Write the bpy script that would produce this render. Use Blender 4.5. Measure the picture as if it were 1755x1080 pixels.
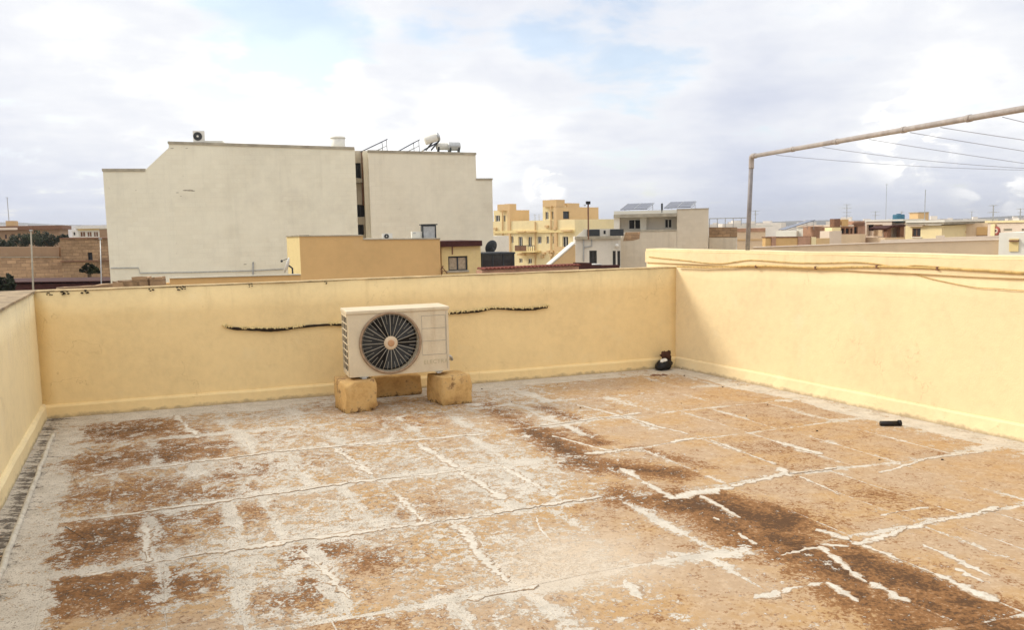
import bpy, bmesh, math, random
from mathutils import Vector, Matrix, noise
R_ = math.radians
random.seed(7)
S = bpy.context.scene
for o in list(bpy.data.objects): bpy.data.objects.remove(o)
COL = S.collection

# ------------------------------------------------------------------ camera
FPX, CX, CY, EYE = 1400.0, 877.5, 540.0, 1.6        # photograph is 1755 x 1080
PITCH, ROLL = math.atan(148 / FPX), 0.02
FW = Vector((0, math.cos(PITCH), -math.sin(PITCH)))
_r = Vector((1, 0, 0)); _u = _r.cross(FW)
CR = math.cos(ROLL) * _r - math.sin(ROLL) * _u
CU = math.sin(ROLL) * _r + math.cos(ROLL) * _u
cam = bpy.data.cameras.new('camera'); camo = bpy.data.objects.new('camera', cam); COL.objects.link(camo)
cam.sensor_width = 36; cam.lens = FPX / 1755 * 36; cam.clip_start = 0.05; cam.clip_end = 20000
camo.matrix_world = Matrix(((CR.x, CU.x, -FW.x, 0), (CR.y, CU.y, -FW.y, 0), (CR.z, CU.z, -FW.z, EYE), (0, 0, 0, 1)))
S.camera = camo
EYEV = Vector((0, 0, EYE))
def ray(px, py): return CR * ((px - CX) / FPX) + CU * ((CY - py) / FPX) + FW
def atY(px, py, Y): d = ray(px, py); return EYEV + d * (Y / d.y)
def atZ(px, py, z=0.0): d = ray(px, py); return EYEV + d * ((z - EYE) / d.z)

# ------------------------------------------------------------------ world, sun, exposure
SUN_AZ, SUN_EL = 163.0, 35.0            # math angle in plan (90 = straight ahead, 180 = left)
S.view_settings.view_transform = 'Standard'; S.view_settings.look = 'None'
S.view_settings.exposure = 0.68; S.view_settings.gamma = 1.0; S.view_settings.use_curve_mapping = False
W = bpy.data.worlds.new('World'); S.world = W; W.use_nodes = True
nt = W.node_tree; nt.nodes.clear()
def N(t, **k):
    n = nt.nodes.new(t)
    for a, b in k.items():
        if a == 'inp':
            for i, v in b.items():
                if hasattr(v, 'is_output') or isinstance(v, bpy.types.NodeSocket): nt.links.new(v, n.inputs[i])
                else: n.inputs[i].default_value = v
        else: setattr(n, a, b)
    return n
def M(op, a, b=0.0, c=0.0, clamp=False):
    n = N('ShaderNodeMath', operation=op, use_clamp=clamp, inp={0: a, 1: b, 2: c}); return n.outputs[0]
def VM(op, a, b=(0, 0, 0)):
    n = N('ShaderNodeVectorMath', operation=op, inp={0: a, 1: b}); return n
def SS(x, a, b):
    n = N('ShaderNodeMapRange', interpolation_type='SMOOTHSTEP', inp={0: x, 1: a, 2: b, 3: 0.0, 4: 1.0}); return n.outputs[0]
def NZ(vec, scale, detail=5, rough=0.55, dist=0.0):
    n = N('ShaderNodeTexNoise', inp={'Vector': vec, 'Scale': scale, 'Detail': detail, 'Roughness': rough, 'Distortion': dist}); return n.outputs[0]
def MIX(f, a, b):
    n = N('ShaderNodeMix', data_type='RGBA', inp={0: f, 6: a, 7: b}); return n.outputs[2]
def RAMP(f, *st):
    n = N('ShaderNodeValToRGB'); nt.links.new(f, n.inputs[0]); e = n.color_ramp.elements
    while len(e) < len(st): e.new(0.5)
    for k, (p, c) in enumerate(st): e[k].position = p; e[k].color = (*c, 1)
    return n.outputs[0]

sky = N('ShaderNodeTexSky', sky_type='NISHITA', sun_disc=False)
sky.sun_elevation = R_(SUN_EL); sky.sun_rotation = R_(90 - SUN_AZ); sky.air_density = 1.0; sky.dust_density = 1.0
D = N('ShaderNodeTexCoord').outputs['Generated']
sep = N('ShaderNodeSeparateXYZ', inp={0: D})
zz = M('ADD', M('MAXIMUM', sep.outputs[2], 0.0), 0.16)
pl = N('ShaderNodeCombineXYZ', inp={0: M('DIVIDE', sep.outputs[0], zz), 1: M('DIVIDE', sep.outputs[1], zz), 2: 0.37}).outputs[0]
nA = NZ(pl, 0.9, 7, 0.55, 0.3); nB = NZ(pl, 2.6, 7, 0.6, 0.2); nC = NZ(VM('MULTIPLY', D, (1, 1, 2.2)).outputs[0], 9.0, 6, 0.6, 0.3)
def blob(px, py, r_in, r_out):
    d = ray(px, py).normalized()
    return SS(VM('DOT_PRODUCT', D, tuple(d)).outputs[1], math.cos(r_out / FPX), math.cos(r_in / FPX))
def total(bl):
    t = 0.0
    for b in bl: t = M('ADD', t, b)
    return t
white = total([M('MULTIPLY', blob(*b[:4]), b[4]) for b in [(250, 130, 40, 300, .16), (620, 205, 30, 260, .2), (500, 290, 30, 300, .16), (1000, 160, 60, 300, .12),
               (1640, 225, 20, 190, .2), (1500, 120, 30, 240, .12), (60, 110, 40, 200, .14), (560, 110, 10, 70, .2), (790, 300, 20, 200, .1)]])
white = M('ADD', white, M('MULTIPLY', M('ADD', blob(935, 316, 4, 46), M('ADD', blob(1700, 330, 6, 70), blob(1560, 240, 6, 90))), M('MULTIPLY', SS(NZ(VM('MULTIPLY', D, (1, 1, 1.6)).outputs[0], 26.0, 5, .6, .4), .46, .60), .42)))
grey = total([M('MULTIPLY', blob(*b[:4]), b[4]) for b in [(90, 270, 60, 330, .24), (640, 175, 10, 130, .14), (1500, 320, 40, 330, .2), (1180, 320, 40, 260, .1), (1620, 290, 10, 120, .1)]])
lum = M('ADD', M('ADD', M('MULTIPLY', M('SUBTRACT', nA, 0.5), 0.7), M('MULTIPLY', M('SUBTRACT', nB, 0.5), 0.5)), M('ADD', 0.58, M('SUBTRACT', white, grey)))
lum = M('ADD', lum, M('ADD', M('MULTIPLY', M('SUBTRACT', nC, 0.5), 0.35), M('MULTIPLY', SS(sep.outputs[2], 0.25, 0.75), 0.35)))  # clouds turn whiter overhead, above the view, added to light the walls
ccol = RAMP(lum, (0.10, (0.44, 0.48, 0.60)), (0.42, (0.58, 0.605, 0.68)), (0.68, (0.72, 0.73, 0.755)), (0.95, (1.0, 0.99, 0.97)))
blue = total([M('MULTIPLY', blob(*b[:4]), b[4]) for b in [(440, 80, 20, 160, .42), (560, 70, 10, 110, .3), (760, 60, 10, 110, .24), (1000, 55, 10, 150, .32), (1120, 75, 10, 120, .2), (500, 110, 10, 90, .16), (1700, 120, 10, 100, .12)]])
hole = SS(M('ADD', blue, M('ADD', M('MULTIPLY', M('SUBTRACT', nB, 0.5), 1.6), M('MULTIPLY', M('SUBTRACT', nC, 0.5), 0.9))), 0.10, 0.52)
hole = M('MULTIPLY', hole, 0.62)
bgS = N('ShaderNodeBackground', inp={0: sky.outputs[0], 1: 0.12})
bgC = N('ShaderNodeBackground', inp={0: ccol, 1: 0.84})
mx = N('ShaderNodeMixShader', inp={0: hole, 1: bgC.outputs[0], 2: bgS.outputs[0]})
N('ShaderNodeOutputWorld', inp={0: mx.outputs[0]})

sun = bpy.data.lights.new('sun', 'SUN'); suno = bpy.data.objects.new('sun', sun); COL.objects.link(suno)
sun.energy = 1.62; sun.angle = R_(15); sun.color = (1.0, 0.93, 0.80)
sd = Vector((math.cos(R_(SUN_AZ)) * math.cos(R_(SUN_EL)), math.sin(R_(SUN_AZ)) * math.cos(R_(SUN_EL)), math.sin(R_(SUN_EL))))
suno.rotation_euler = (-sd).to_track_quat('-Z', 'Y').to_euler(); suno.location = sd * 60

S.cycles.max_bounces = 6; S.cycles.diffuse_bounces = 4; S.cycles.glossy_bounces = 2; S.cycles.volume_bounces = 0
# ------------------------------------------------------------------ helpers
def tag(o, label=None, cat=None, group=None, kind=None):
    if label: o['label'] = label
    if cat: o['category'] = cat
    if group: o['group'] = group
    if kind: o['kind'] = kind
    return o
def empty(name, label, cat, loc=(0, 0, 0), rz=0.0, group=None):
    o = bpy.data.objects.new(name, None); COL.objects.link(o); o.empty_display_size = 0.2
    o.location = loc; o.rotation_euler = (0, 0, rz); return tag(o, label, cat, group)
def link(name, bm, mat, parent=None, smooth=False, loc=None):
    bm.normal_update()
    me = bpy.data.meshes.new(name); bm.to_mesh(me); bm.free()
    if smooth:
        for p in me.polygons: p.use_smooth = True
    me.materials.append(mat)
    o = bpy.data.objects.new(name, me); COL.objects.link(o)
    if parent: o.parent = parent
    if loc is not None: o.location = loc
    return o
def inst(o, parent=None, matrix=None, loc=None):
    c = o.copy(); COL.objects.link(c)
    if parent: c.parent = parent
    if matrix is not None: c.matrix_local = matrix
    if loc is not None: c.location = loc
    return c
def copy_tree(o, parent=None):
    c = o.copy(); COL.objects.link(c); c.parent = parent
    for ch in list(o.children): copy_tree(ch, c)
    return c
def box(bm, x0, x1, y0, y1, z0, z1, mat=None):
    vs = [bm.verts.new(v) for v in ((x0, y0, z0), (x1, y0, z0), (x1, y1, z0), (x0, y1, z0), (x0, y0, z1), (x1, y0, z1), (x1, y1, z1), (x0, y1, z1))]
    if mat is not None:
        for v in vs: v.co = mat @ v.co
    for f in ((0, 3, 2, 1), (4, 5, 6, 7), (0, 1, 5, 4), (1, 2, 6, 5), (2, 3, 7, 6), (3, 0, 4, 7)): bm.faces.new([vs[i] for i in f])
    return vs
def bx(*a):
    bm = bmesh.new(); box(bm, *a); return bm
def tube(bm, pts, r, n=8, cap=True):
    pts = [Vector(p) for p in pts]; rings = []; prev = None
    for i, p in enumerate(pts):
        t = (pts[min(i + 1, len(pts) - 1)] - pts[max(i - 1, 0)]).normalized()
        if prev is None:
            a = Vector((0, 0, 1)) if abs(t.z) < 0.9 else Vector((1, 0, 0)); e = (a - t * a.dot(t)).normalized()
        else: e = (prev - t * prev.dot(t)).normalized()
        prev = e; f = t.cross(e); rr = r[i] if isinstance(r, (list, tuple)) else r
        rings.append([bm.verts.new(p + (e * math.cos(k * 2 * math.pi / n) + f * math.sin(k * 2 * math.pi / n)) * rr) for k in range(n)])
    for a, b in zip(rings, rings[1:]):
        for k in range(n): bm.faces.new((a[k], a[(k + 1) % n], b[(k + 1) % n], b[k]))
    if cap: bm.faces.new(rings[0][::-1]); bm.faces.new(rings[-1])
def lathe(bm, prof, n=16, mat=None):                    # profile (r, z) about z
    rings = [[bm.verts.new((r * math.cos(2 * math.pi * k / n), r * math.sin(2 * math.pi * k / n), z)) for k in range(n)] for r, z in prof]
    for a, b in zip(rings, rings[1:]):
        for k in range(n): bm.faces.new((a[k], a[(k + 1) % n], b[(k + 1) % n], b[k]))
    bm.faces.new(rings[0][::-1]); bm.faces.new(rings[-1])
    if mat is not None:
        for rg in rings:
            for v in rg: v.co = mat @ v.co
def prism(bm, poly, y0, y1):                            # polygon of (x, z), anticlockwise seen from -y, pushed along y
    a = [bm.verts.new((x, y0, z)) for x, z in poly]; b = [bm.verts.new((x, y1, z)) for x, z in poly]
    bm.faces.new(a); bm.faces.new(b[::-1])
    for i in range(len(poly)):
        j = (i + 1) % len(poly); bm.faces.new((a[j], a[i], b[i], b[j]))
def bevel(bm, w, seg=2):
    bmesh.ops.bevel(bm, geom=list(bm.edges), offset=w, segments=seg, profile=0.6, affect='EDGES')
def subdiv_noise(bm, cuts, amp, scale, seed=0.0):
    bmesh.ops.subdivide_edges(bm, edges=list(bm.edges), cuts=cuts, use_grid_fill=True)
    bm.normal_update()
    for v in bm.verts: v.co += v.normal * amp * noise.noise(v.co * scale + Vector((seed, seed, seed)))

# ------------------------------------------------------------------ materials
def new_mat(name):
    global nt
    m = bpy.data.materials.new(name); m.use_nodes = True; nt = m.node_tree; nt.nodes.clear(); return m
def finish(col, rough=0.85, bump=None, bstr=0.3, bdist=0.01, metal=0.0, spec=0.3):
    p = N('ShaderNodeBsdfPrincipled', inp={'Base Color': col, 'Roughness': rough, 'Metallic': metal, 'Specular IOR Level': spec})
    if bump is not None:
        b = N('ShaderNodeBump', inp={'Strength': bstr, 'Distance': bdist, 'Height': bump}); nt.links.new(b.outputs[0], p.inputs['Normal'])
    N('ShaderNodeOutputMaterial', inp={0: p.outputs[0]})
def POS(): return N('ShaderNodeNewGeometry').outputs['Position']
def mul(c, k): return tuple(min(1, x * k) for x in c[:3])
def plain(name, c, var=0.15, scale=3.0, rough=0.85, metal=0.0, bstr=0.15, dirt=None, dirt_amt=0.5, spec=0.3):
    m = new_mat(name); P = POS()
    n1 = NZ(P, scale, 6, 0.6); n2 = NZ(P, scale * 9, 4, 0.6)
    f = M('ADD', M('MULTIPLY', n1, 0.7), M('MULTIPLY', n2, 0.3))
    col = RAMP(f, (0.3, mul(c, 1 - var)), (0.7, mul(c, 1 + var)))
    if dirt is not None:
        st = NZ(VM('MULTIPLY', P, (1, 1, 0.16)).outputs[0], scale * 1.6, 6, 0.65)
        col = MIX(M('MULTIPLY', SS(st, 0.5, 0.72), dirt_amt), col, (*dirt, 1))
    finish(col, rough, n2, bstr, 0.01, metal, spec); return m
def paint_wall(name, c, dirt, peel, scale=1.0, top_z=None, foot_z=None, amt=0.35, course=None):
    m = new_mat(name); P = POS()
    n1 = NZ(P, 1.3 * scale, 6, 0.6); n2 = NZ(P, 14 * scale, 5, 0.6); n3 = NZ(P, 90, 3, 0.6)
    col = RAMP(M('ADD', M('MULTIPLY', n1, 0.65), M('MULTIPLY', n2, 0.35)), (0.28, mul(c, 0.86)), (0.5, c), (0.74, mul(c, 1.1)))
    streak = NZ(VM('MULTIPLY', P, (1, 1, 0.09)).outputs[0], 9 * scale, 5, 0.7)
    z = N('ShaderNodeSeparateXYZ', inp={0: P}).outputs[2]
    g = 0.35
    if top_z is not None: g = M('ADD', 0.2, SS(z, top_z - 0.5, top_z))
    col = MIX(M('MULTIPLY', M('MULTIPLY', SS(streak, 0.5, 0.75), g), amt), col, (*dirt, 1))
    spots = NZ(P, 22 * scale, 4, 0.7)
    col = MIX(M('MULTIPLY', SS(spots, 0.69, 0.75), 0.55), col, (*dirt, 1))
    fade = NZ(P, 3.1 * scale, 7, 0.65)
    col = MIX(M('MULTIPLY', SS(fade, 0.55, 0.75), 0.35), col, (*peel, 1))
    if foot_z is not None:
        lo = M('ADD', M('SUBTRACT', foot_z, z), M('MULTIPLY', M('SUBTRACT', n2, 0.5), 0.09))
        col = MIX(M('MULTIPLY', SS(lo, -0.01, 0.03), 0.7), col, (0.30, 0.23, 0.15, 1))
    if foot_z is not None:                              # hairline cracks and rubbed patches on the near walls
        q = VM('ADD', P, N('ShaderNodeTexNoise', inp={'Vector': P, 'Scale': 3.0, 'Detail': 5}).outputs[1]).outputs[0]
        vd = N('ShaderNodeTexVoronoi', feature='DISTANCE_TO_EDGE', inp={'Vector': q, 'Scale': 1.15}).outputs[0]
        cr = M('MULTIPLY', M('SUBTRACT', 1.0, SS(vd, 0.0, 0.006)), SS(NZ(P, 1.1, 3, .5), .52, .6))
        col = MIX(M('MULTIPLY', cr, 0.5), col, (*dirt, 1))
        rub = NZ(VM('MULTIPLY', VM('ADD', P, (4, 8, 1)).outputs[0], (1, 1, 2.2)).outputs[0], 2.1, 8, .72)
        col = MIX(M('MULTIPLY', SS(rub, .60, .74), .3), col, (*dirt, 1))
    if course:
        sp = N('ShaderNodeSeparateXYZ', inp={0: P}); v = N('ShaderNodeCombineXYZ', inp={0: M('ADD', sp.outputs[0], M('MULTIPLY', sp.outputs[1], .3)), 1: sp.outputs[2], 2: 0.0}).outputs[0]
        br = N('ShaderNodeTexBrick', inp={'Vector': v, 'Color1': (1, 1, 1, 1), 'Color2': (.955, .945, .93, 1), 'Mortar': (.945, .935, .92, 1), 'Scale': 1.0, 'Mortar Size': .02, 'Mortar Smooth': .6, 'Brick Width': course[0], 'Row Height': course[1]}).outputs[0]
        fl = N('ShaderNodeMix', data_type='RGBA', blend_type='MULTIPLY', inp={0: SS(NZ(P, .35, 4, .6), .35, .6), 6: col, 7: br}); col = fl.outputs[2]
        rain = NZ(VM('MULTIPLY', P, (1, 1, .05)).outputs[0], 2.2, 5, .7); col = MIX(M('MULTIPLY', SS(rain, .52, .7), .16), col, (*mul(c, .72), 1))
    finish(col, 0.8, M('ADD', M('MULTIPLY', n2, 0.7), M('MULTIPLY', n3, 0.3)), 0.35, 0.012); return m

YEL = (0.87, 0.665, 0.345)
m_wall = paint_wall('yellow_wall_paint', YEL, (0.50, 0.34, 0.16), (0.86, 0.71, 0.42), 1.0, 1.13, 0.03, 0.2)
m_wallR = paint_wall('yellow_wall_paint_sunlit', (0.87, 0.70, 0.42), (0.56, 0.41, 0.22), (0.87, 0.77, 0.54), 1.0, 1.33, 0.03, 0.2)  # same yellow paint made paler: its sunlight is put into the colour
m_wallL = paint_wall('yellow_wall_paint_bounce_lit', (0.85, 0.71, 0.43), (0.50, 0.40, 0.26), (0.84, 0.74, 0.56), 1.0, 1.14, 0.03, 0.45)  # yellow paint paled again: bounced light put into the colour
m_cap = plain('stained_wall_top', (0.36, 0.27, 0.17), 0.4, 6, 0.95, 0, 0.5, (0.10, 0.08, 0.06), 0.7)
m_block = new_mat('stained_block'); P_ = POS(); a1 = NZ(P_, 6, 7, .65); a2 = NZ(P_, 26, 6, .7); a3 = NZ(P_, 3.2, 3, .5)
bz = N('ShaderNodeSeparateXYZ', inp={0: P_}).outputs[2]; bf = M('ADD', M('MULTIPLY', a1, .6), M('MULTIPLY', a2, .4))
bc = RAMP(bf, (.3, (.38, .22, .085)), (.5, (.60, .38, .15)), (.7, (.70, .50, .25)))
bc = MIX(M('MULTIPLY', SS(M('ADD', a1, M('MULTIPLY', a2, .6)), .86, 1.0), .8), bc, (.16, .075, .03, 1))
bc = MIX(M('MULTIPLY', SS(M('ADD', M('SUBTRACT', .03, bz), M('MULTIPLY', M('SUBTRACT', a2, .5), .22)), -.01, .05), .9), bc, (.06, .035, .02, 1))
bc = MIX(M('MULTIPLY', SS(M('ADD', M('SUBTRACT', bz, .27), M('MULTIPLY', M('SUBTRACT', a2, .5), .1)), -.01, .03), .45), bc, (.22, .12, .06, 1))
finish(bc, .92, M('ADD', a1, a2), .4, .01)
m_black = plain('black_plastic', (0.012, 0.010, 0.010), 0.4, 20, 0.5)
m_cable_black = plain('weathered_black_cable', (0.03, 0.018, 0.010), 0.6, 40, 0.9, 0, 0.6)
m_flake = plain('yellow_paint_flake', (0.75, 0.60, 0.30), 0.25, 60, 0.9)
m_cable_y = plain('painted_cable', (0.62, 0.43, 0.17), 0.35, 20, 0.8, 0, 0.2, (0.20, 0.13, 0.06), 0.6)
m_pipe = plain('weathered_pipe', (0.39, 0.345, 0.315), 0.3, 14, 0.55, 0.0, 0.2, (0.22, 0.14, 0.11), 0.5)
m_pipe_post = plain('grey_pipe', (0.27, 0.25, 0.25), 0.3, 14, 0.5, 0.2, 0.2, (0.16, 0.11, 0.09), 0.5)
m_wire = plain('thin_wire', (0.33, 0.33, 0.38), 0.1, 10, 0.5)
m_ac = plain('cream_metal', (0.66, 0.56, 0.40), 0.1, 5, 0.55, 0.0, 0.08, (0.46, 0.33, 0.19), 0.35)
m_acgrey = plain('grille_wire', (0.40, 0.365, 0.30), 0.2, 30, 0.5)
m_acrust = plain('rusty_ring', (0.33, 0.23, 0.15), 0.35, 25, 0.7)
m_acdark = plain('dark_fan', (0.045, 0.047, 0.048), 0.3, 12, 0.5)
m_acin = plain('condenser_fins', (0.02, 0.017, 0.015), 0.3, 60, 0.7)
m_achub = plain('hub_badge', (0.52, 0.29, 0.15), 0.15, 40, 0.6)
m_hubring = plain('hub_ring', (0.66, 0.52, 0.36), 0.15, 40, 0.6)
m_letter = plain('faded_print', (0.50, 0.43, 0.27), 0.1, 40, 0.7)
m_white = plain('white_paint', (0.74, 0.72, 0.66), 0.12, 4, 0.6, 0, 0.1)
m_metal = plain('galvanised_metal', (0.45, 0.46, 0.46), 0.25, 8, 0.4, 0.6, 0.1)
m_dark = plain('dark_opening', (0.012, 0.011, 0.012), 0.3, 3, 0.5)
m_glass = plain('window_glass', (0.03, 0.032, 0.035), 0.5, 0.9, 0.08, 0, 0.0, None, 0, 0.5)
m_solar = plain('solar_cells', (0.045, 0.055, 0.10), 0.25, 1.5, 0.15, 0, 0.0, None, 0, 0.6)
m_rust = plain('brown_rust', (0.22, 0.115, 0.07), 0.4, 8, 0.85)
m_maroon = plain('maroon_paint', (0.06, 0.018, 0.014), 0.4, 5, 0.8)
m_tile = plain('clay_tile', (0.17, 0.045, 0.03), 0.4, 9, 0.8, 0, 0.3)
m_wood = plain('brown_wood', (0.20, 0.10, 0.055), 0.3, 8, 0.7)

# ------------------------------------------------------------------ plan of the roof
BL, BRC, RR, LL = (Vector((*atZ(*p)[:2], 0)) for p in ((75, 718), (1158, 629), (1755, 757), (0, 862)))
uB = (BRC - BL).normalized(); nB_ = Vector((-uB.y, uB.x, 0))            # back wall, and away from the roof
vR = (BRC - RR).normalized(); nR = Vector((vR.y, -vR.x, 0))            # right wall direction, and outward (to the right)
vL = (BL - LL).normalized(); nL = Vector((-vL.y, vL.x, 0))             # left wall, outward (to the left)
HB, HR = 1.135, 1.335

# ------------------------------------------------------------------ floor: cement bed and stone slabs
DARKPX = [(215, 738, 80, 1.0), (330, 742, 50, .6), (180, 790, 85, .9), (270, 780, 85, .9), (360, 770, 60, .7), (150, 850, 70, .7), (230, 845, 90, .8), (330, 855, 100, .75), (430, 808, 75, .8), (180, 920, 100, 1.0), (250, 900, 80, .8),
          (110, 950, 80, .8), (150, 1010, 100, 1.0), (270, 1010, 80, 1.0), (545, 945, 45, .9), (650, 965, 60, .7), (520, 1020, 60, .8), (720, 870, 60, .4), (390, 890, 70, .6), (560, 690, 60, .5), (680, 720, 70, .45), (520, 790, 60, .35), (450, 750, 50, .4), (1540, 850, 60, .25), (1350, 770, 60, .2)]
STREAKPX = [((835, 695), (915, 740), .13, .8), ((915, 740), (1010, 800), .13, 1.1), ((985, 795), (1150, 812), .14, 1.1), ((1100, 770), (1200, 800), .08, .6), ((1060, 850), (1200, 862), .15, .9), ((1170, 860), (1330, 895), .2, 1.2), ((1240, 900), (1320, 940), .15, .9),
            ((1340, 925), (1450, 985), .16, 1.1), ((1460, 960), (1640, 1030), .13, 1.1), ((1450, 1010), (1560, 1075), .14, .9), ((930, 700), (985, 720), .07, .8), ((985, 735), (1030, 760), .07, .8), ((1600, 1035), (1720, 1080), .2, .9)]
# smears of pale cement along the joints: (from, to, half width in m, strength)
SMEARPX = [((1062, 803), (1155, 857), .045, 1), ((1155, 857), (1255, 835), .06, 1), ((1255, 836), (1350, 812), .045, .9), ((1335, 802), (1362, 818), .07, 1), ((1352, 812), (1434, 803), .035, .9), ((1198, 851), (1272, 889), .025, .9), ((1225, 888), (1235, 894), .04, .9), ((1265, 915), (1298, 935), .035, .9),
           ((1335, 953), (1400, 940), .05, 1), ((1400, 938), (1490, 1000), .04, 1), ((1490, 1000), (1560, 1035), .06, 1), ((1405, 935), (1456, 938), .03, .9), ((1400, 908), (1455, 928), .05, .9), ((1460, 935), (1555, 908), .05, 1), ((1555, 908), (1712, 870), .045, 1), ((1478, 933), (1600, 985), .035, 1), ((1600, 985), (1712, 1034), .045, 1),
           ((1580, 935), (1700, 990), .04, .8), ((1640, 975), (1690, 1000), .06, .8), ((1290, 1028), (1415, 1000), .04, .9), ((1415, 1000), (1470, 1035), .04, .9), ((1507, 885), (1590, 870), .03, .7), ((1330, 757), (1410, 780), .04, .8), ((1507, 812), (1590, 788), .03, .8), ((1590, 788), (1690, 774), .025, .7), ((1215, 754), (1330, 798), .03, .7), ((1370, 818), (1440, 850), .03, .6),
           ((1000, 779), (1090, 771), .05, .9), ((1090, 771), (1190, 752), .045, .9), ((975, 690), (1180, 745), .05, .6), ((926, 731), (1100, 708), .04, .8), ((945, 748), (1060, 778), .03, .7), ((150, 818), (471, 775), .035, .8), ((471, 775), (833, 745), .045, .8), ((134, 894), (598, 829), .035, .8), ((598, 829), (860, 798), .04, .8), ((134, 990), (352, 950), .035, .8), ((352, 950), (700, 902), .05, .8), ((700, 902), (1033, 852), .04, .8),
           ((718, 762), (785, 803), .06, .8), ((785, 803), (863, 858), .07, .8), ((574, 770), (640, 815), .05, .8), ((859, 799), (955, 851), .06, .8), ((685, 851), (722, 895), .05, .8), ((774, 895), (870, 1000), .07, .8), ((515, 945), (600, 1029), .06, .8), ((299, 713), (340, 752), .06, .8), ((246, 900), (256, 965), .05, .8), ((800, 1030), (925, 1006), .04, .8), ((915, 885), (940, 930), .06, .8), ((1070, 995), (1100, 1030), .05, .8)]
DARK = [(atZ(x, y)[:2], r, s) for x, y, r, s in DARKPX]
DARK = [((p[0], p[1]), max(0.16, r * math.hypot(*p) / FPX * 0.9), s) for p, r, s in DARK]
WHITEPX = [(470, 720, 90, .35), (500, 800, 120, .4), (700, 790, 130, .45), (820, 790, 110, .5), (860, 840, 90, .45), (600, 900, 130, .45), (760, 930, 120, .35), (900, 800, 80, .4), (400, 960, 120, .45), (330, 810, 60, .3), (480, 1000, 80, .3), (880, 960, 140, .4), (980, 960, 120, .45),
           (1000, 720, 90, .3), (1100, 690, 100, .25), (850, 680, 80, .25), (60, 960, 70, .5), (120, 760, 60, .4), (1640, 960, 60, .3), (300, 880, 60, .25), (1230, 760, 40, .1), (450, 750, 80, .3)]
WHITE = [(atZ(x, y)[:2], r, s) for x, y, r, s in WHITEPX]
WHITE = [((p[0], p[1]), max(0.16, r * math.hypot(*p) / FPX), s) for p, r, s in WHITE]
FL = lambda p: Vector((*atZ(*p)[:2], 0))
STREAK = [(FL(a), FL(b), r, v) for a, b, r, v in STREAKPX]; SMEAR = [(FL(a), FL(b), r, v) for a, b, r, v in SMEARPX]
def blobs(lst, x, y):
    t = 0.0
    for (px, py), r, s in lst:
        d2 = ((x - px) ** 2 + (y - py) ** 2) / (r * r)
        if d2 < 9: t = max(t, s * math.exp(-d2))
    return t
def dist_left(p): return (p - BL).dot(-nL)
def dist_right(p): return (BRC - p).dot(nR)
def dist_back(p): return (BRC - p).dot(nB_)
def dark_at(x, y):
    v = blobs(DARK, x, y) * (1.25 if x < -.6 else 1.0)
    if y < 3.2: v = max(v, 0.35 + 0.5 * noise.noise(Vector((x, y, 3.0))))
    return v
def white_at(x, y):
    base = 0.22 if x > 0.9 else 0.5
    if 0.2 < x <= 0.9: base = 0.22 + 0.28 * (0.9 - x) / 0.7
    if x > 1.5: base = 0.12
    p = Vector((x, y, 0)); nn = .15 * noise.noise(p * 2.5)
    base += .42 * max(0, 1 - max(0, dist_right(p) - .2 + nn) / .55) + .3 * max(0, 1 - max(0, dist_back(p) - .2 + nn) / .5)
    return min(1, base + min(.6, .85 * blobs(WHITE, x, y)))

def stain_field(P, lst, k, add=False):
    t = 0.0
    for (px, py), r, sv in lst:
        d = N('ShaderNodeVectorMath', operation='DISTANCE', inp={0: P, 1: (px, py, 0)}).outputs['Value']
        f = N('ShaderNodeMapRange', interpolation_type='SMOOTHSTEP', inp={0: d, 1: 2.0 * r, 2: 0.15 * r, 3: 0.0, 4: sv * k}).outputs[0]
        t = M('MAXIMUM', t, f) if not add else M('ADD', t, f)
    return t
def stroke_field(P, lst, soft):
    t = 0.0
    for a, b, r, sv in lst:
        ba = b - a; pa = VM('SUBTRACT', P, tuple(a)).outputs[0]
        h = M('MULTIPLY', N('ShaderNodeVectorMath', operation='DOT_PRODUCT', inp={0: pa, 1: tuple(ba)}).outputs['Value'], 1 / ba.length_squared, 0.0, True)
        sc = N('ShaderNodeVectorMath', operation='SCALE', inp={0: tuple(ba), 'Scale': h}).outputs[0]
        d = N('ShaderNodeVectorMath', operation='DISTANCE', inp={0: pa, 1: sc}).outputs['Value']
        t = M('MAXIMUM', t, N('ShaderNodeMapRange', inp={0: d, 1: r * (1 + soft), 2: r * (1 - min(.9, soft)), 3: 0.0, 4: sv}).outputs[0])
    return t
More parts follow.
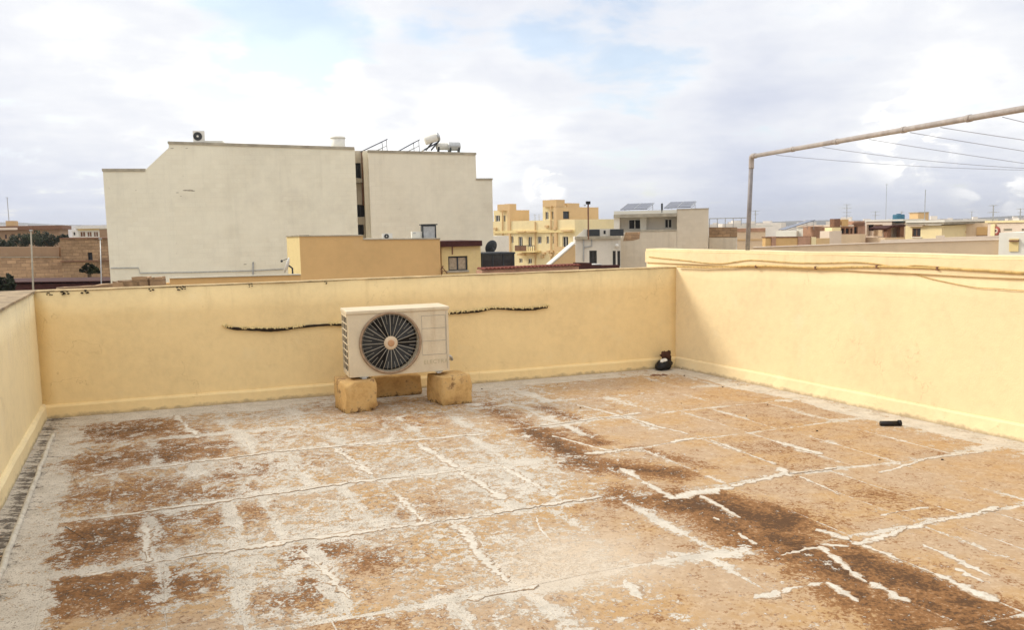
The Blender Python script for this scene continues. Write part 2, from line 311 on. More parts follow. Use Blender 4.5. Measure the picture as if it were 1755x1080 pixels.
def floor_material(name, slab):
    m = new_mat(name); P = POS()
    at = N('ShaderNodeAttribute', attribute_name='wear'); s3 = N('ShaderNodeSeparateColor', inp={0: at.outputs['Color']})
    edge, wht, jit = s3.outputs[0], s3.outputs[1], s3.outputs[2]
    wob = N('ShaderNodeTexNoise', inp={'Vector': P, 'Scale': 2.6, 'Detail': 4, 'Roughness': .6}).outputs[1]
    PW = VM('MULTIPLY_ADD', wob, (.42, .42, 0)).outputs[0]; nt.nodes[-1].inputs[2].default_value = (-.21, -.21, 0)
    PW = VM('MULTIPLY', VM('ADD', P, PW).outputs[0], (1, 1, 0)).outputs[0]
    PS = VM('MULTIPLY', VM('ADD', P, VM('MULTIPLY_ADD', N('ShaderNodeTexNoise', inp={'Vector': P, 'Scale': 9, 'Detail': 5, 'Roughness': .65}).outputs[1], (.10, .10, 0)).outputs[0]).outputs[0], (1, 1, 0)).outputs[0]
    PS = VM('SUBTRACT', PS, (.05, .05, 0)).outputs[0]
    drk = M('ADD', M('MAXIMUM', M('MULTIPLY', stain_field(PW, DARK, 1.0), 0.85), M('MULTIPLY', stroke_field(PS, STREAK, .9), .85)), jit)
    n1 = NZ(P, 7.0, 8, 0.68); n1b = NZ(VM('ADD', P, (31, 7, 2)).outputs[0], 9.0, 8, 0.7, 0.4); n2 = NZ(P, 42, 5, 0.7); n3 = NZ(P, 1.7, 5, 0.6); n4 = NZ(P, 130, 3, 0.7)
    n5 = NZ(VM('ADD', P, (3, 17, 2)).outputs[0], 20, 6, 0.7)
    P_X = N('ShaderNodeSeparateXYZ', inp={0: P}).outputs[0]
    n6 = NZ(VM('ADD', P, (9, 4, 7)).outputs[0], 1.9, 4, .6)
    c = lambda x, k: M('MULTIPLY', M('SUBTRACT', x, 0.5), k)
    cement = RAMP(M('ADD', M('MULTIPLY', n1, 0.6), M('MULTIPLY', n2, 0.4)), (0.3, (0.38, 0.34, 0.28)), (0.52, (0.60, 0.55, 0.47)), (0.72, (0.74, 0.69, 0.60)))
    tan = MIX(SS(n3, 0.4, 0.62), (0.43, 0.305, 0.195, 1), (0.445, 0.28, 0.132, 1))
    tan = MIX(M('MULTIPLY', SS(n5, 0.42, 0.68), 0.7), tan, (0.57, 0.43, 0.29, 1))
    n7 = NZ(VM('ADD', P, (5, 2, 8)).outputs[0], 70, 4, .7)
    st = M('ADD', drk, M('ADD', c(n1, 1.7), M('ADD', c(n2, 2.0), M('ADD', c(n7, 1.5), c(n5, 1.3)))))
    body = MIX(SS(st, 0.16, 0.62), tan, (0.25, 0.118, 0.042, 1))
    body = MIX(SS(st, 0.62, 1.25), body, (0.095, 0.046, 0.019, 1))
    w = M('ADD', M('ADD', wht, M('MULTIPLY', M('POWER', M('SUBTRACT', 1.0, edge), 1.4), M('ADD', 0.08, M('MULTIPLY', SS(n6, .44, .66), 0.75)))), M('ADD', c(n1b, 2.1), M('ADD', c(n2, 1.5), M('ADD', c(n7, 1.5), c(n5, 1.7)))))
    w = M('SUBTRACT', w, M('MULTIPLY', M('MAXIMUM', drk, 0.0), 0.10 if slab else 0.45))
    w = M('ADD', w, 0.0 if slab else M('SUBTRACT', c(n6, 2.2), M('MULTIPLY', SS(P_X, .2, 1.2), .2)))
    w = SS(w, 0.56, 0.78)
    col = MIX(M('MULTIPLY', w, 0.94), body, cement)
    fx = atZ(985, 965); film = stain_field(PW, [((fx.x, fx.y), .30, .85)], 1.0)
    col = MIX(film, col, (0.60, 0.50, 0.385, 1))
    sp = M('ADD', c(n4, 1.1), M('ADD', c(n2, 1.0), M('MULTIPLY', M('SUBTRACT', M('MINIMUM', wht, 0.62), 0.35), 0.2)))
    spk = M('MULTIPLY', SS(sp, 0.08, 0.24), SS(P_X, 1.3, -0.9))
    col = MIX(M('MULTIPLY', spk, 0.68), col, (0.10, 0.06, 0.033, 1))
    if not slab:
        gt = N('ShaderNodeAttribute', attribute_name='gutter').outputs['Fac']
        gn = NZ(VM('MULTIPLY', VM('ADD', P, (1, 2, 0)).outputs[0], (2.0, 9.0, 1)).outputs[0], 1.6, 7, .7)
        col = MIX(M('MULTIPLY', SS(M('ADD', gt, M('ADD', c(gn, 2.4), c(n2, 1.2))), 0.45, 0.8), 0.85), col, (0.055, 0.042, 0.034, 1))
    h = M('ADD', M('MULTIPLY', w, 0.5), M('ADD', M('MULTIPLY', n2, 0.4), M('MULTIPLY', n4, 0.3)))
    finish(col, 0.9, h, 0.55, 0.008)
    return m
m_bed = floor_material('cement_bed', False); m_slab = floor_material('roof_slab_stone', True)
# bed: a fine grid over the roof, dirt along the gutter at the left wall and the wall foot
U0, V0 = -7.2, -11.5
bm = bmesh.new(); NU, NV = 60, 80; gl = bm.loops.layers.float_color.new('wear'); gg = bm.loops.layers.float.new('gutter')
grid = [[bm.verts.new(BRC + uB * (U0 + (1.9 - U0) * i / NU + 0.0) * 1.0 + Vector((math.cos(R_(115)), math.sin(R_(115)), 0)) * (0.05 + V0 * j / NV)) for i in range(NU + 1)] for j in range(NV + 1)]
for j in range(NV):
    for i in range(NU):
        f = bm.faces.new((grid[j + 1][i], grid[j + 1][i + 1], grid[j][i + 1], grid[j][i]))
        for l in f.loops:
            p = l.vert.co; dl = dist_left(p)
            gut = max(0, 1 - abs(dl - 0.12) / 0.18) * 0.8
            foot = 0.35 * math.exp(-(min(dist_back(p), 9) / 0.07) ** 2) + 0.3 * math.exp(-(dist_right(p) / 0.06) ** 2)
            rim = max(0, 1 - (dl - .30) / .25) + max(0, 1 - (dist_right(p) - .25) / .2) + max(0, 1 - (dist_back(p) - .22) / .2)
            l[gl] = (1, 1.06 + .16 * max(0, min(1, rim)) - .16 * abs(noise.noise(p * 1.3)), 0.0, 1); l[gg] = gut + foot
floor = link('rooftop_floor', bm, m_bed); tag(floor, 'worn rooftop floor of stained stone slabs in pale cement', None, None, 'structure')

vF = Vector((math.cos(R_(115)), math.sin(R_(115)), 0)); uF = Vector((math.cos(R_(19.5)), math.sin(R_(19.5)), 0))
det = uF.x * vF.y - uF.y * vF.x
def UV(x, y):
    dx, dy = x - BRC.x, y - BRC.y
    return ((dx * vF.y - dy * vF.x) / det, (uF.x * dy - uF.y * dx) / det)
ROWS = [[(-3.3, 6.3), (-2.67, 6.48)], [(-2.87, 5.38), (-1.77, 5.89), (-1.4, 6.01), (-.71, 6.09), (-.22, 6.26), (.21, 6.49), (1.09, 6.86)],
        [(-2.48, 4.48), (-2.15, 4.57), (-1.6, 4.92), (-1.06, 5.08), (-.38, 5.37), (.3, 5.56), (.81, 5.71), (1.3, 5.99), (1.79, 6.14)],
        [(-2.07, 3.7), (-1.83, 3.87), (-1.56, 3.95), (-1.13, 4.07), (-.74, 4.24), (-.41, 4.38), (.02, 4.59), (.52, 4.73), (.8, 4.77), (1.33, 4.88), (1.77, 5.13), (2.1, 5.2), (2.6, 5.24), (3.26, 5.53)],
        [(-1.6, 2.95), (-.21, 3.4), (.09, 3.51), (.5, 3.76), (1.03, 3.93), (1.27, 3.86), (1.65, 3.92), (2.24, 4.18), (2.71, 4.43)]]
ROWS = [[UV(*p) for p in r] for r in ROWS]
for r in ROWS:                                       # ease each joint line towards its straight fit
    n_ = len(r); mu, mv = sum(p[0] for p in r) / n_, sum(p[1] for p in r) / n_
    sl = sum((p[0] - mu) * (p[1] - mv) for p in r) / sum((p[0] - mu) ** 2 for p in r)
    r[:] = [(u, .7 * (mv + sl * (u - mu)) + .3 * v) for u, v in r]
    r.insert(0, (-6.8, mv + sl * (-6.8 - mu))); r.append((1.4, mv + sl * (1.4 - mu)))
def row_v(r, u):
    L = ROWS[r]
    if u <= L[0][0]: return L[0][1]
    for a, b in zip(L, L[1:]):
        if u <= b[0]: return a[1] + (b[1] - a[1]) * (u - a[0]) / (b[0] - a[0])
    return L[-1][1]
def bound(k, u):                                     # k-th joint line, from the back wall towards the camera
    if k == 0: return -0.30 + 0.03 * math.sin(u * 3)
    if k == 1: return -0.30 * 0.5 + row_v(1, u) * 0.5 + 0.03 * math.sin(u * 2 + 1)
    if k <= 5: return row_v(k - 1, u) if k >= 2 else 0
    return row_v(4, u) - 0.93 * (k - 5)
KNOWN = {1: [(.3, 6.75), (-2.8, 6.2)], 2: [(-.56, 5.7), (-1.14, 5.6), (.2, 5.95), (-1.5, 5.5)], 3: [(.8, 4.96), (-.24, 5.03), (.08, 5.07), (1.08, 5.4), (1.58, 5.65), (1.98, 5.75), (-1.94, 4.14), (-.61, 4.6)],
         4: [(1.16, 4.5), (2.15, 4.9), (1.85, 4.86), (-.2, 3.95), (-.9, 3.7)], 5: [(1.51, 3.6), (1.86, 3.6)]}
WIDE = {2: .012, 3: .02, 4: .024, 5: .024}
nslab = 0
for k in range(0, 10):
    us = sorted(UV(*p)[0] for p in KNOWN.get(k, []))
    lo, hi = -6.4, 0.9
    us = [lo] + us + [hi]; full = []
    for a, b in zip(us, us[1:]):
        n = max(1, round((b - a) / random.uniform(.36, .62) * (1 if k not in (0, 1) else .6))); full += [a + (b - a) * i / n + (random.uniform(-.13, .13) if i else 0) for i in range(n)]
    full.append(hi)
    for a, b in zip(full, full[1:]):
        if b - a < 0.14: continue
        ga, gb = [random.choice((.002, .003, .004, .006, .010, .016)) for _ in '12']
        gt = random.uniform(.004, .014) + WIDE.get(k, 0) * random.random(); gm = random.uniform(.004, .014) + WIDE.get(k + 1, 0) * random.random()
        def corner(u, top):
            v = bound(k if top else k + 1, u); return u, v
        outl = []
        for s in range(4): outl.append((a + ga + (b - gb - a - ga) * s / 3, 'm'))
        pts = []
        for s in range(4):
            u = a + ga + (b - gb - a - ga) * s / 3; pts.append((u, bound(k + 1, u) + gm))
        um, vm_ = b - gb, (bound(k, b) + bound(k + 1, b)) / 2; pts.append((um, vm_))
        for s in range(4):
            u = b - gb - (b - gb - a - ga) * s / 3; pts.append((u, bound(k, u) - gt))
        pts.append((a + ga, (bound(k, a) + bound(k + 1, a)) / 2))
        P3 = []
        for (u, v) in pts:
            u += random.uniform(-.012, .012); v += random.uniform(-.012, .012)
            p = BRC + uF * u + vF * v
            mR = 0.30 + 0.06 * math.sin(p.y * 4); d = dist_right(p)
            if d < mR: p = p - nR * (mR - d)
            d = dist_left(p)
            if d < 0.36: p = p - nL * (0.36 - d)
            P3.append(p)
        area = sum(P3[i].x * P3[(i + 1) % len(P3)].y - P3[(i + 1) % len(P3)].x * P3[i].y for i in range(len(P3))) / 2
        if area < 0.035: continue
        c = sum(P3, Vector((0, 0, 0))) / len(P3)
        if c.y < -2.2: continue
        bm = bmesh.new(); lay = bm.verts.layers.float_color.new('wear')
        th = random.uniform(.002, .0035); inner_in = 0.10
        dk = random.uniform(-.08, .10) + (.13 if c.x > .3 else .11) + (.15 if c.y < 3.0 else 0); wk = random.uniform(-.09, .09)
        outer = []; inner = []; skirt = []
        for p in P3:
            d = (c - p); L = d.length; q = p + d * min(0.55, inner_in / max(L, .01))
            for lst, pp, z, e in ((outer, p, th - .001, 0.0), (inner, q, th + .001, 1.0), (skirt, p - d.normalized() * 0.008, -0.003, 0.0)):
                v = bm.verts.new((pp.x - c.x, pp.y - c.y, z)); v[lay] = (e, white_at(pp.x, pp.y) + wk, dk, 1); lst.append(v)
        cv = bm.verts.new((0, 0, th + .001)); cv[lay] = (1, white_at(c.x, c.y) + wk, dk, 1)
        n = len(P3)
        for i in range(n):
            j = (i + 1) % n
            bm.faces.new((outer[i], outer[j], inner[j], inner[i])); bm.faces.new((inner[i], inner[j], cv)); bm.faces.new((skirt[i], skirt[j], outer[j], outer[i]))
        link('slab', bm, m_slab, floor, False, (c.x, c.y, 0.0)); nslab += 1

# ------------------------------------------------------------------ parapet walls
def wall_run(name, label, a, b, out, h, thick, mat, cat='wall', skirt_in=None, lip=None, cap=None, back_ext=0.0, amp=0.006, z0=-1.0):
    """wall whose inner face runs a->b, thickness pushed along 'out'"""
    d = (b - a); L = d.length; d.normalize(); yaw = math.atan2(d.y, d.x)
    root = empty(name, label, cat, (a.x, a.y, 0), yaw)
    loc_out = Vector((out.dot(d), out.dot(Vector((-d.y, d.x, 0))), 0)); sgn = 1 if loc_out.y > 0 else -1
    def band(x0, x1, y0, y1, zz0, zz1, nx, nz):
        bm = bmesh.new(); y0, y1 = y0 * sgn, y1 * sgn
        if y0 > y1: y0, y1 = y1, y0
        box(bm, x0, x1, y0, y1, zz0, zz1)
        ex = [e for e in bm.edges if abs(e.verts[0].co.x - e.verts[1].co.x) > .1]; bmesh.ops.subdivide_edges(bm, edges=ex, cuts=nx)
        if nz:
            ez = [e for e in bm.edges if abs(e.verts[0].co.z - e.verts[1].co.z) > .1]; bmesh.ops.subdivide_edges(bm, edges=ez, cuts=nz, use_grid_fill=True)
        return bm
    def rough(bm, amp):
        for v in bm.verts:
            n = noise.noise(v.co * 1.7) * amp + noise.noise(v.co * 7) * amp * .35
            v.co.y += n; 
            if v.co.z > 0.3: v.co.z += noise.noise(Vector((v.co.x * 2.3, 5, 1))) * amp
    bm = band(0, L, 0, thick, z0, h, int(L * 8), 8); rough(bm, amp); link('masonry', bm, mat, root, True)
    for p in root.children[-1].data.polygons: p.use_smooth = abs(p.normal.z) < .5
    if skirt_in:
        bm = bmesh.new(); t, hh = skirt_in; n = int(L * 8); rows = []
        for i in range(n + 1):
            x = L * i / n; w = 0.006 * noise.noise(Vector((x * 1.9, 2, 7))); w2 = .008 * noise.noise(Vector((x * 5, 9, 7)))
            rows.append([bm.verts.new((x, sgn * yy, zz)) for yy, zz in ((-t - w2, -.01), (-t + w, hh - .018 + w), (-t + .012, hh + w), (0.01, hh + .006 + w))])
        for p, q in zip(rows, rows[1:]):
            for i in range(3):
                vs = (p[i], q[i], q[i + 1], p[i + 1]); bm.faces.new(vs if sgn > 0 else vs[::-1])
        link('skirting', bm, mat, root, False)
    if cap:
        bm = band(-0.0, L, cap[0], thick + cap[1], h + .002, h + .002 + cap[2], int(L * 6), 0)
        for v in bm.verts:
            v.co.z += .004 * noise.noise(Vector((v.co.x * 3, v.co.y * 9, 0))); v.co.y += .005 * noise.noise(Vector((v.co.x * 6, 1, 4)))
        link('coping', bm, cap[3], root)
    return root
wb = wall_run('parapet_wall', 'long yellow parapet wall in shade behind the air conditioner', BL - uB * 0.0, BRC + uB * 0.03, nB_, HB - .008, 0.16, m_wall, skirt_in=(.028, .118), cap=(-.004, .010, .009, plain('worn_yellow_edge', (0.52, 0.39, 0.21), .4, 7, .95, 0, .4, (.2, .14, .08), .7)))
aR = BRC + vR * 0.53; bR = BRC - vR * 11.5
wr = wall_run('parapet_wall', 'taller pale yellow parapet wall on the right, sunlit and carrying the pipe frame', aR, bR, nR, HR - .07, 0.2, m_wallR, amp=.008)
# upper band of the right wall stands a little proud, with the sealed joint below it
Lr = (bR - aR).length
def rightwall_part(name, x0, x1, y0, y1, z0, z1, mat, nx=90, amp=.006):
    bm = bmesh.new(); box(bm, x0, x1, y0, y1, z0, z1)
    ex = [e for e in bm.edges if abs(e.verts[0].co.x - e.verts[1].co.x) > .1]; bmesh.ops.subdivide_edges(bm, edges=ex, cuts=nx)
    for v in bm.verts:
        v.co.y += noise.noise(v.co * 3) * amp; v.co.z += noise.noise(Vector((v.co.x * 1.6, v.co.z, 3))) * amp * 1.2
    return link(name, bm, mat, wr)
# local y of the right wall: out = nR ; local frame y axis = (-d.y, d.x)
dR = (bR - aR).normalized(); sg = 1 if nR.dot(Vector((-dR.y, dR.x, 0))) > 0 else -1
def rw(y0, y1): return (min(y0 * sg, y1 * sg), max(y0 * sg, y1 * sg))
rightwall_part('upper_band', 0.002, Lr - .002, *rw(-.022, .203), 1.178, HR - .03, m_wallR)
rightwall_part('coping', -.004, Lr + .004, *rw(-.008, .19), HR - .028, HR, m_wallR, 90, .008)
bm = bmesh.new(); n = 90; rows = []
for i in range(n + 1):
    x = 0.56 + (Lr - .6) * i / n; w = .008 * noise.noise(Vector((x * 1.9, 12, 7))); w2 = .016 * noise.noise(Vector((x * 6, 9, 17)))
    rows.append([bm.verts.new((x, sg * yy, zz)) for yy, zz in ((-.036 - w2, -.01), (-.02 + w, .11 + w), (-.010, .124 + w), (.012, .128 + w))])
for p, q in zip(rows, rows[1:]):
    for i in range(3):
        vs = (p[i], q[i], q[i + 1], p[i + 1]); bm.faces.new(vs if sg > 0 else vs[::-1])
link('skirting', bm, m_wallR, wr)
aL = BL + vL * 0.17; bL = BL - vL * 8.6
wl = wall_run('parapet_wall', 'pale bounce lit parapet wall at the left edge with a broad stained top', bL, aL, nL, HB - .014, 0.75, m_wallL, skirt_in=(.03, .13), cap=(-.012, .0, .018, m_cap))

# smears of pale cement trowelled over the joints: thin ragged crusts, each a part of the floor
m_smear = new_mat('pale_cement_crust'); P_ = POS(); k1 = NZ(P_, 9, 7, .68); k2 = NZ(P_, 46, 5, .7); k3 = NZ(VM('ADD', P_, (31, 7, 2)).outputs[0], 17, 7, .7)
kc = RAMP(M('ADD', M('MULTIPLY', k1, .6), M('MULTIPLY', k2, .4)), (.3, (.44, .39, .32)), (.52, (.62, .57, .485)), (.72, (.75, .70, .61)))
kc = MIX(M('MULTIPLY', SS(M('ADD', k3, M('MULTIPLY', k2, .45)), .79, .90), .85), kc, (.33, .19, .09, 1))
ke = N('ShaderNodeAttribute', attribute_name='edge').outputs['Fac']
kf = M('ADD', M('MULTIPLY', ke, 1.0), M('ADD', M('MULTIPLY', M('SUBTRACT', k3, .5), 2.2), M('MULTIPLY', M('SUBTRACT', k2, .5), 1.4)))
kc = MIX(M('MULTIPLY', M('SUBTRACT', 1.0, SS(kf, .05, .5)), .8), kc, (.31, .19, .10, 1))
finish(kc, .92, M('ADD', k1, k2), .5, .008)
for q, (a, b, r, v) in enumerate(SMEAR):
    d = b - a; L = d.length; d = d / L; nn = Vector((-d.y, d.x, 0)); n = max(10, int(L / .013)); bm = bmesh.new(); rows = []; le = bm.verts.layers.float.new('edge')
    for i in range(n + 1):
        t = i / n; e = min(1, min(t, 1 - t) * L / max(r, .03)) ** .5; x = L * t
        big = .55 + .75 * noise.noise(Vector((x * 5, q * 7.3, 0))); c = r * .5 * noise.noise(Vector((x * 3.1, q * 3.7, 5)))
        rg_ = lambda k: .62 * noise.noise(Vector((x * 16, q * 5.1, k))) + .5 * noise.noise(Vector((x * 47, q * 2.3, k)))
        w1 = r * e * max(.03, big * v + rg_(1)) * 1.05; w2 = r * e * max(.03, big * v + rg_(9)) * 1.05
        p = a + d * x + nn * c; z = .0046 + .0003 * (q % 7)
        rows.append([bm.verts.new((u.x, u.y, zz)) for u, zz in ((p - nn * (w1 + .002), .0012), (p - nn * w1, z - .0012), (p, z), (p + nn * w2, z - .0012), (p + nn * (w2 + .002), .0012))])
    for rw_ in rows: rw_[2][le] = 1.0
    for a_, b_ in zip(rows, rows[1:]):
        for i in range(4): bm.faces.new((a_[i], b_[i], b_[i + 1], a_[i + 1]))
    bmesh.ops.recalc_face_normals(bm, faces=list(bm.faces))
    if sum(f.normal.z for f in bm.faces) < 0: bmesh.ops.reverse_faces(bm, faces=list(bm.faces))
    link('cement_smear', bm, m_smear, floor)
A_, B_ = atZ(91, 745), atZ(5, 972); dG = (B_ - A_).normalized(); bm = bmesh.new()
tube(bm, [A_ + dG * (k * .12) + Vector((.012 * noise.noise(Vector((k * .5, 0, 3))), 0, .004)) for k in range(60)], [.016 + .006 * noise.noise(Vector((k * .9, 4, 0))) for k in range(60)], 8)
link('gutter_bead', bm, plain('cement_bead', (0.58, 0.54, 0.46), .25, 12, .9, 0, .4, (.2, .15, .1), .5), floor, True)
# black lichen clumps along the top edge of the back wall
bm = bmesh.new()
for px, w in ((85, 6), (105, 12), (108, 10), (146, 9), (152, 7), (260, 8), (305, 8), (316, 6), (430, 5), (560, 4)):
    d = ray(px, 500); t = (BL - EYEV).dot(nB_) / d.dot(nB_); p = EYEV + d * t
    for k in range(5):
        bmesh.ops.create_icosphere(bm, subdivisions=1, radius=random.uniform(.3, .6) * w * .0013 + .003, matrix=Matrix.Translation((p.x + random.gauss(0, w * .0022), p.y + random.uniform(-.02, .0), HB + random.uniform(-.035, .0))) @ Matrix.Diagonal((1.5, .5, .8, 1)))
tag(link('lichen', bm, m_cable_black), 'black lichen clumps along the top edge of the back wall', 'lichen', None, 'stuff')

# ------------------------------------------------------------------ things on the roof
def backwall_hit(px, py, off=0.0):
    d = ray(px, py); t = (BL - nB_ * off - EYEV).dot(nB_) / d.dot(nB_); return EYEV + d * t
def rightwall_hit(px, py, off=0.0):
    d = ray(px, py); t = (BRC - nR * off - EYEV).dot(nR) / d.dot(nR); return EYEV + d * t
def smooth_path(pts, n=8):
    pts = [Vector(p) for p in pts]; out = []
    for i in range(len(pts) - 1):
        p0, p1, p2, p3 = pts[max(i - 1, 0)], pts[i], pts[i + 1], pts[min(i + 2, len(pts) - 1)]
        for k in range(n):
            t = k / n; out.append(.5 * ((2 * p1) + (p2 - p0) * t + (2 * p0 - 5 * p1 + 4 * p2 - p3) * t * t + (3 * p1 - p0 - 3 * p2 + p3) * t ** 3))
    out.append(pts[-1]); return out
# weathered cable on the back wall
path = smooth_path([backwall_hit(x, y, .018) for x, y in ((385, 559), (400, 563), (440, 565), (480, 565), (520, 560), (560, 557), (600, 556), (660, 552), (720, 546), (775, 537), (815, 534), (845, 529), (880, 530), (910, 530), (938, 526))], 8)
rad = [0.011 + .007 * abs(noise.noise(p * 18)) + .006 * noise.noise(p * 5) for p in path]
root = empty('wall_cable', 'black crumbling cable with yellow paint flakes along the back wall', 'cable', path[0])
bm = bmesh.new(); tube(bm, [p - path[0] for p in path], rad, 8); link('sheath', bm, m_cable_black, root, True)
bm = bmesh.new()
for p, r in zip(path, rad):
    for k in range(9):
        if noise.noise(p * 9) > -.22 and random.random() < .85:
            q = p - path[0] + Vector((random.uniform(-.02, .02), random.uniform(-.012, .01), r + random.uniform(-.010, .010))); s = random.uniform(.005, .0105)
            bmesh.ops.create_icosphere(bm, subdivisions=1, radius=s, matrix=Matrix.Translation(q) @ Matrix.Rotation(random.random() * 3, 4, 'Y') @ Matrix.Diagonal((1.5, .7, .9, 1)))
o = link('paint_flakes', bm, m_flake, root); o['kind'] = 'stuff'

# painted cables along the right wall
def rw_cable(name, label, pts, r, mat, off=.03, clips=None, group=None):
    P = smooth_path([rightwall_hit(x, y, off) for x, y in pts], 6)
    P = [p + Vector((0, 0, .004 * noise.noise(p * 4))) for p in P]
    root = empty(name, label, 'cable', P[0], 0, group)
    bm = bmesh.new(); tube(bm, [p - P[0] for p in P], r, 6); link('sheath', bm, mat, root, True)
    if clips:
        cb = bmesh.new(); box(cb, -.012, .012, -.012, .012, -.014, .014); bevel(cb, .003, 1); src = None
        for x, y in clips:
            q = rightwall_hit(x, y, off) - P[0]
            if src is None: src = link('clip', cb, m_rust, root, False, q)
            else: inst(src, root, None, q)
    return root
rw_cable('wall_cable', 'thick yellow painted cable along the joint of the right wall', [(1160, 457), (1220, 458), (1300, 456), (1398, 459), (1450, 458), (1505, 457), (1560, 458), (1620, 460), (1680, 463), (1760, 468), (1900, 476), (2200, 494)], .0095, m_cable_y, .032, [(1296, 457), (1398, 459), (1503, 457), (1607, 460)])
rw_cable('wall_cable', 'thin painted cable looping above the thicker one on the right wall', [(1112, 440), (1150, 444), (1185, 448), (1230, 452), (1258, 449), (1290, 446), (1340, 449), (1400, 451), (1480, 450), (1540, 458), (1570, 455), (1640, 460), (1700, 466), (1760, 470), (1950, 484)], .0048, m_cable_y, .032)
rw_cable('wall_cable', 'slack thin cable drooping down the face of the right wall', [(1525, 458), (1560, 467), (1610, 481), (1660, 491), (1710, 495), (1760, 498), (1900, 506)], .003, m_cable_y, .012)

# clothesline frame
pb = rightwall_hit(1281, 431, -.09); pb.z = HR - .02
ptop = atY(1288, 268, pb.y)
bar_end = atY(1755, 186, 4.95); far_end = ptop + (bar_end - ptop) * 1.45
root = empty('clothesline_frame', 'bent grey brown pipe frame for clothes wires on top of the right wall', 'pipe frame', pb)
bm = bmesh.new(); tube(bm, [Vector((0, 0, 0)), ptop - pb - Vector((0, 0, .03))], .0225, 12); link('post', bm, m_pipe_post, root, True)
bm = bmesh.new(); tube(bm, [ptop - pb, far_end - pb], .0205, 12); link('crossbar', bm, m_pipe, root, True)
dirb = (bar_end - ptop).normalized()
bm = bmesh.new(); tube(bm, smooth_path([ptop - pb - Vector((0, 0, .12)), ptop - pb - Vector((0, 0, .03)), ptop - pb + dirb * .02, ptop - pb + dirb * .09], 5), .0265, 12); link('elbow', bm, m_pipe, root, True)
pe = far_end.copy(); bm = bmesh.new(); tube(bm, [Vector((pe.x, pe.y, HR - .02)) - pb, pe - pb], .0225, 12); link('post', bm, m_pipe_post, root, True)
src = None; L = (far_end - ptop).length
for t in (.16, .30, .47, .60, .72):
    q = ptop + (far_end - ptop) * t - pb
    if src is None:
        bm = bmesh.new(); tube(bm, [-dirb * .018, dirb * .018], .0245, 12); src = link('collar', bm, m_pipe, root, True, q)
    else: inst(src, root, None, q)
wires = [(1330, 263, (1755, 288), 0.10, 'clothes wire fixed to the pipe bar nearest its elbow'), (1410, 250, (1755, 278), .16, 'slack clothes wire second from the elbow with a looped end'), (1490, 238, (1755, 276), .05, 'taut clothes wire third from the elbow'),
         (1560, 225, (1755, 256), .04, 'clothes wire leaving the bar fourth from the elbow'), (1612, 216, (1755, 235), .08, 'clothes wire leaving the bar fifth from the elbow'), (1718, 197, (1755, 207), .05, 'clothes wire nearest the right edge of the photo')]
for x, y, (ex, ey), sag, lab in wires:
    # start on the bar itself
    t = min(1.2, (x - 1288) / (1755 - 1288)); lo, hi = 0.0, 1.2
    for _ in range(40):
        mid = (lo + hi) / 2; q = ptop + (bar_end - ptop) * mid - EYEV; sx = CX + FPX * q.dot(CR) / q.dot(FW)
        if sx < x: lo = mid
        else: hi = mid
    a = ptop + (bar_end - ptop) * lo - Vector((0, 0, .027))
    b = a + uB * 2.6; e = atY(ex, ey, a.y + 0.33 * (ex - x) / 300); dd = (e - a)
    b = a + dd * (3.2 / max(.4, dd.length))
    P = [a + (b - a) * s - Vector((0, 0, sag * 4 * s * (1 - s) * .35)) for s in [i / 14 for i in range(15)]]
    bm = bmesh.new(); tube(bm, [p - a for p in P], .0022, 5)
    o = link('clothes_wire', bm, m_wire, None, True, a); tag(o, lab, 'wire', 'wires strung from the pipe frame')

# stone blocks under the air conditioner
def stone(name, label, fl, fr, back, h, mat, seed, group, par=None):
    """block from its front-left and front-right floor corners; back = depth along the away direction"""
    d = (fr - fl); w = d.length; d.normalize(); yaw = math.atan2(d.y, d.x)
    bm = bmesh.new(); box(bm, 0, w, 0, back, -.004, h); bevel(bm, .012, 2)
    rg = random.Random(int(seed * 10))
    for k in range(5):
        cn = Vector((rg.choice((0, w)), rg.choice((0, 0, back)), rg.choice((0, h, h)))); nn = Vector((cn.x - w / 2, cn.y - back / 2, cn.z - h / 2)).normalized() + Vector((rg.uniform(-.5, .5), rg.uniform(-.5, .5), rg.uniform(-.5, .5)))
        nn.normalize(); res = bmesh.ops.bisect_plane(bm, geom=list(bm.verts) + list(bm.edges) + list(bm.faces), plane_co=cn - nn * rg.uniform(.018, .042), plane_no=nn, clear_outer=True)
        ce = [e for e in res['geom_cut'] if isinstance(e, bmesh.types.BMEdge)]
        if ce: bmesh.ops.holes_fill(bm, edges=ce)
    bmesh.ops.triangulate(bm, faces=[f for f in bm.faces if len(f.verts) > 4])
    bmesh.ops.subdivide_edges(bm, edges=[e for e in bm.edges if e.calc_length() > .1], cuts=3, use_grid_fill=True)
    for v in bm.verts:
        nn = Vector((noise.noise(v.co * 9 + Vector((seed, 0, 0))), noise.noise(v.co * 9 + Vector((0, seed, 5))), noise.noise(v.co * 8 + Vector((3, 0, seed)))))
        n2_ = noise.noise(v.co * 5 + Vector((seed * 3, 1, 2)))
        v.co += nn * .009; v.co.x += n2_ * .014; v.co.z += (.010 * n2_ if v.co.z > .1 else 0)
        if v.co.z < .05: v.co.x += nn.y * .018
    o = link(name, bm, mat, None, True, (fl.x, fl.y, 0)); o.rotation_euler = (0, 0, yaw)
    return tag(o, label, 'stone block', group)
g = 'blocks carrying the air conditioner'
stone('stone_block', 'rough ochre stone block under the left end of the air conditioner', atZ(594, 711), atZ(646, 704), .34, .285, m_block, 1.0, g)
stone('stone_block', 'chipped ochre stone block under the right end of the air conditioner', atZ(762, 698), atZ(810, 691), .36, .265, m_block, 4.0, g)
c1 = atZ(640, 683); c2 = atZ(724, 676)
stone('stone_block', 'long low stone block lying in shade behind the two front blocks', c1, c2, .2, .2, m_block, 9.0, g)

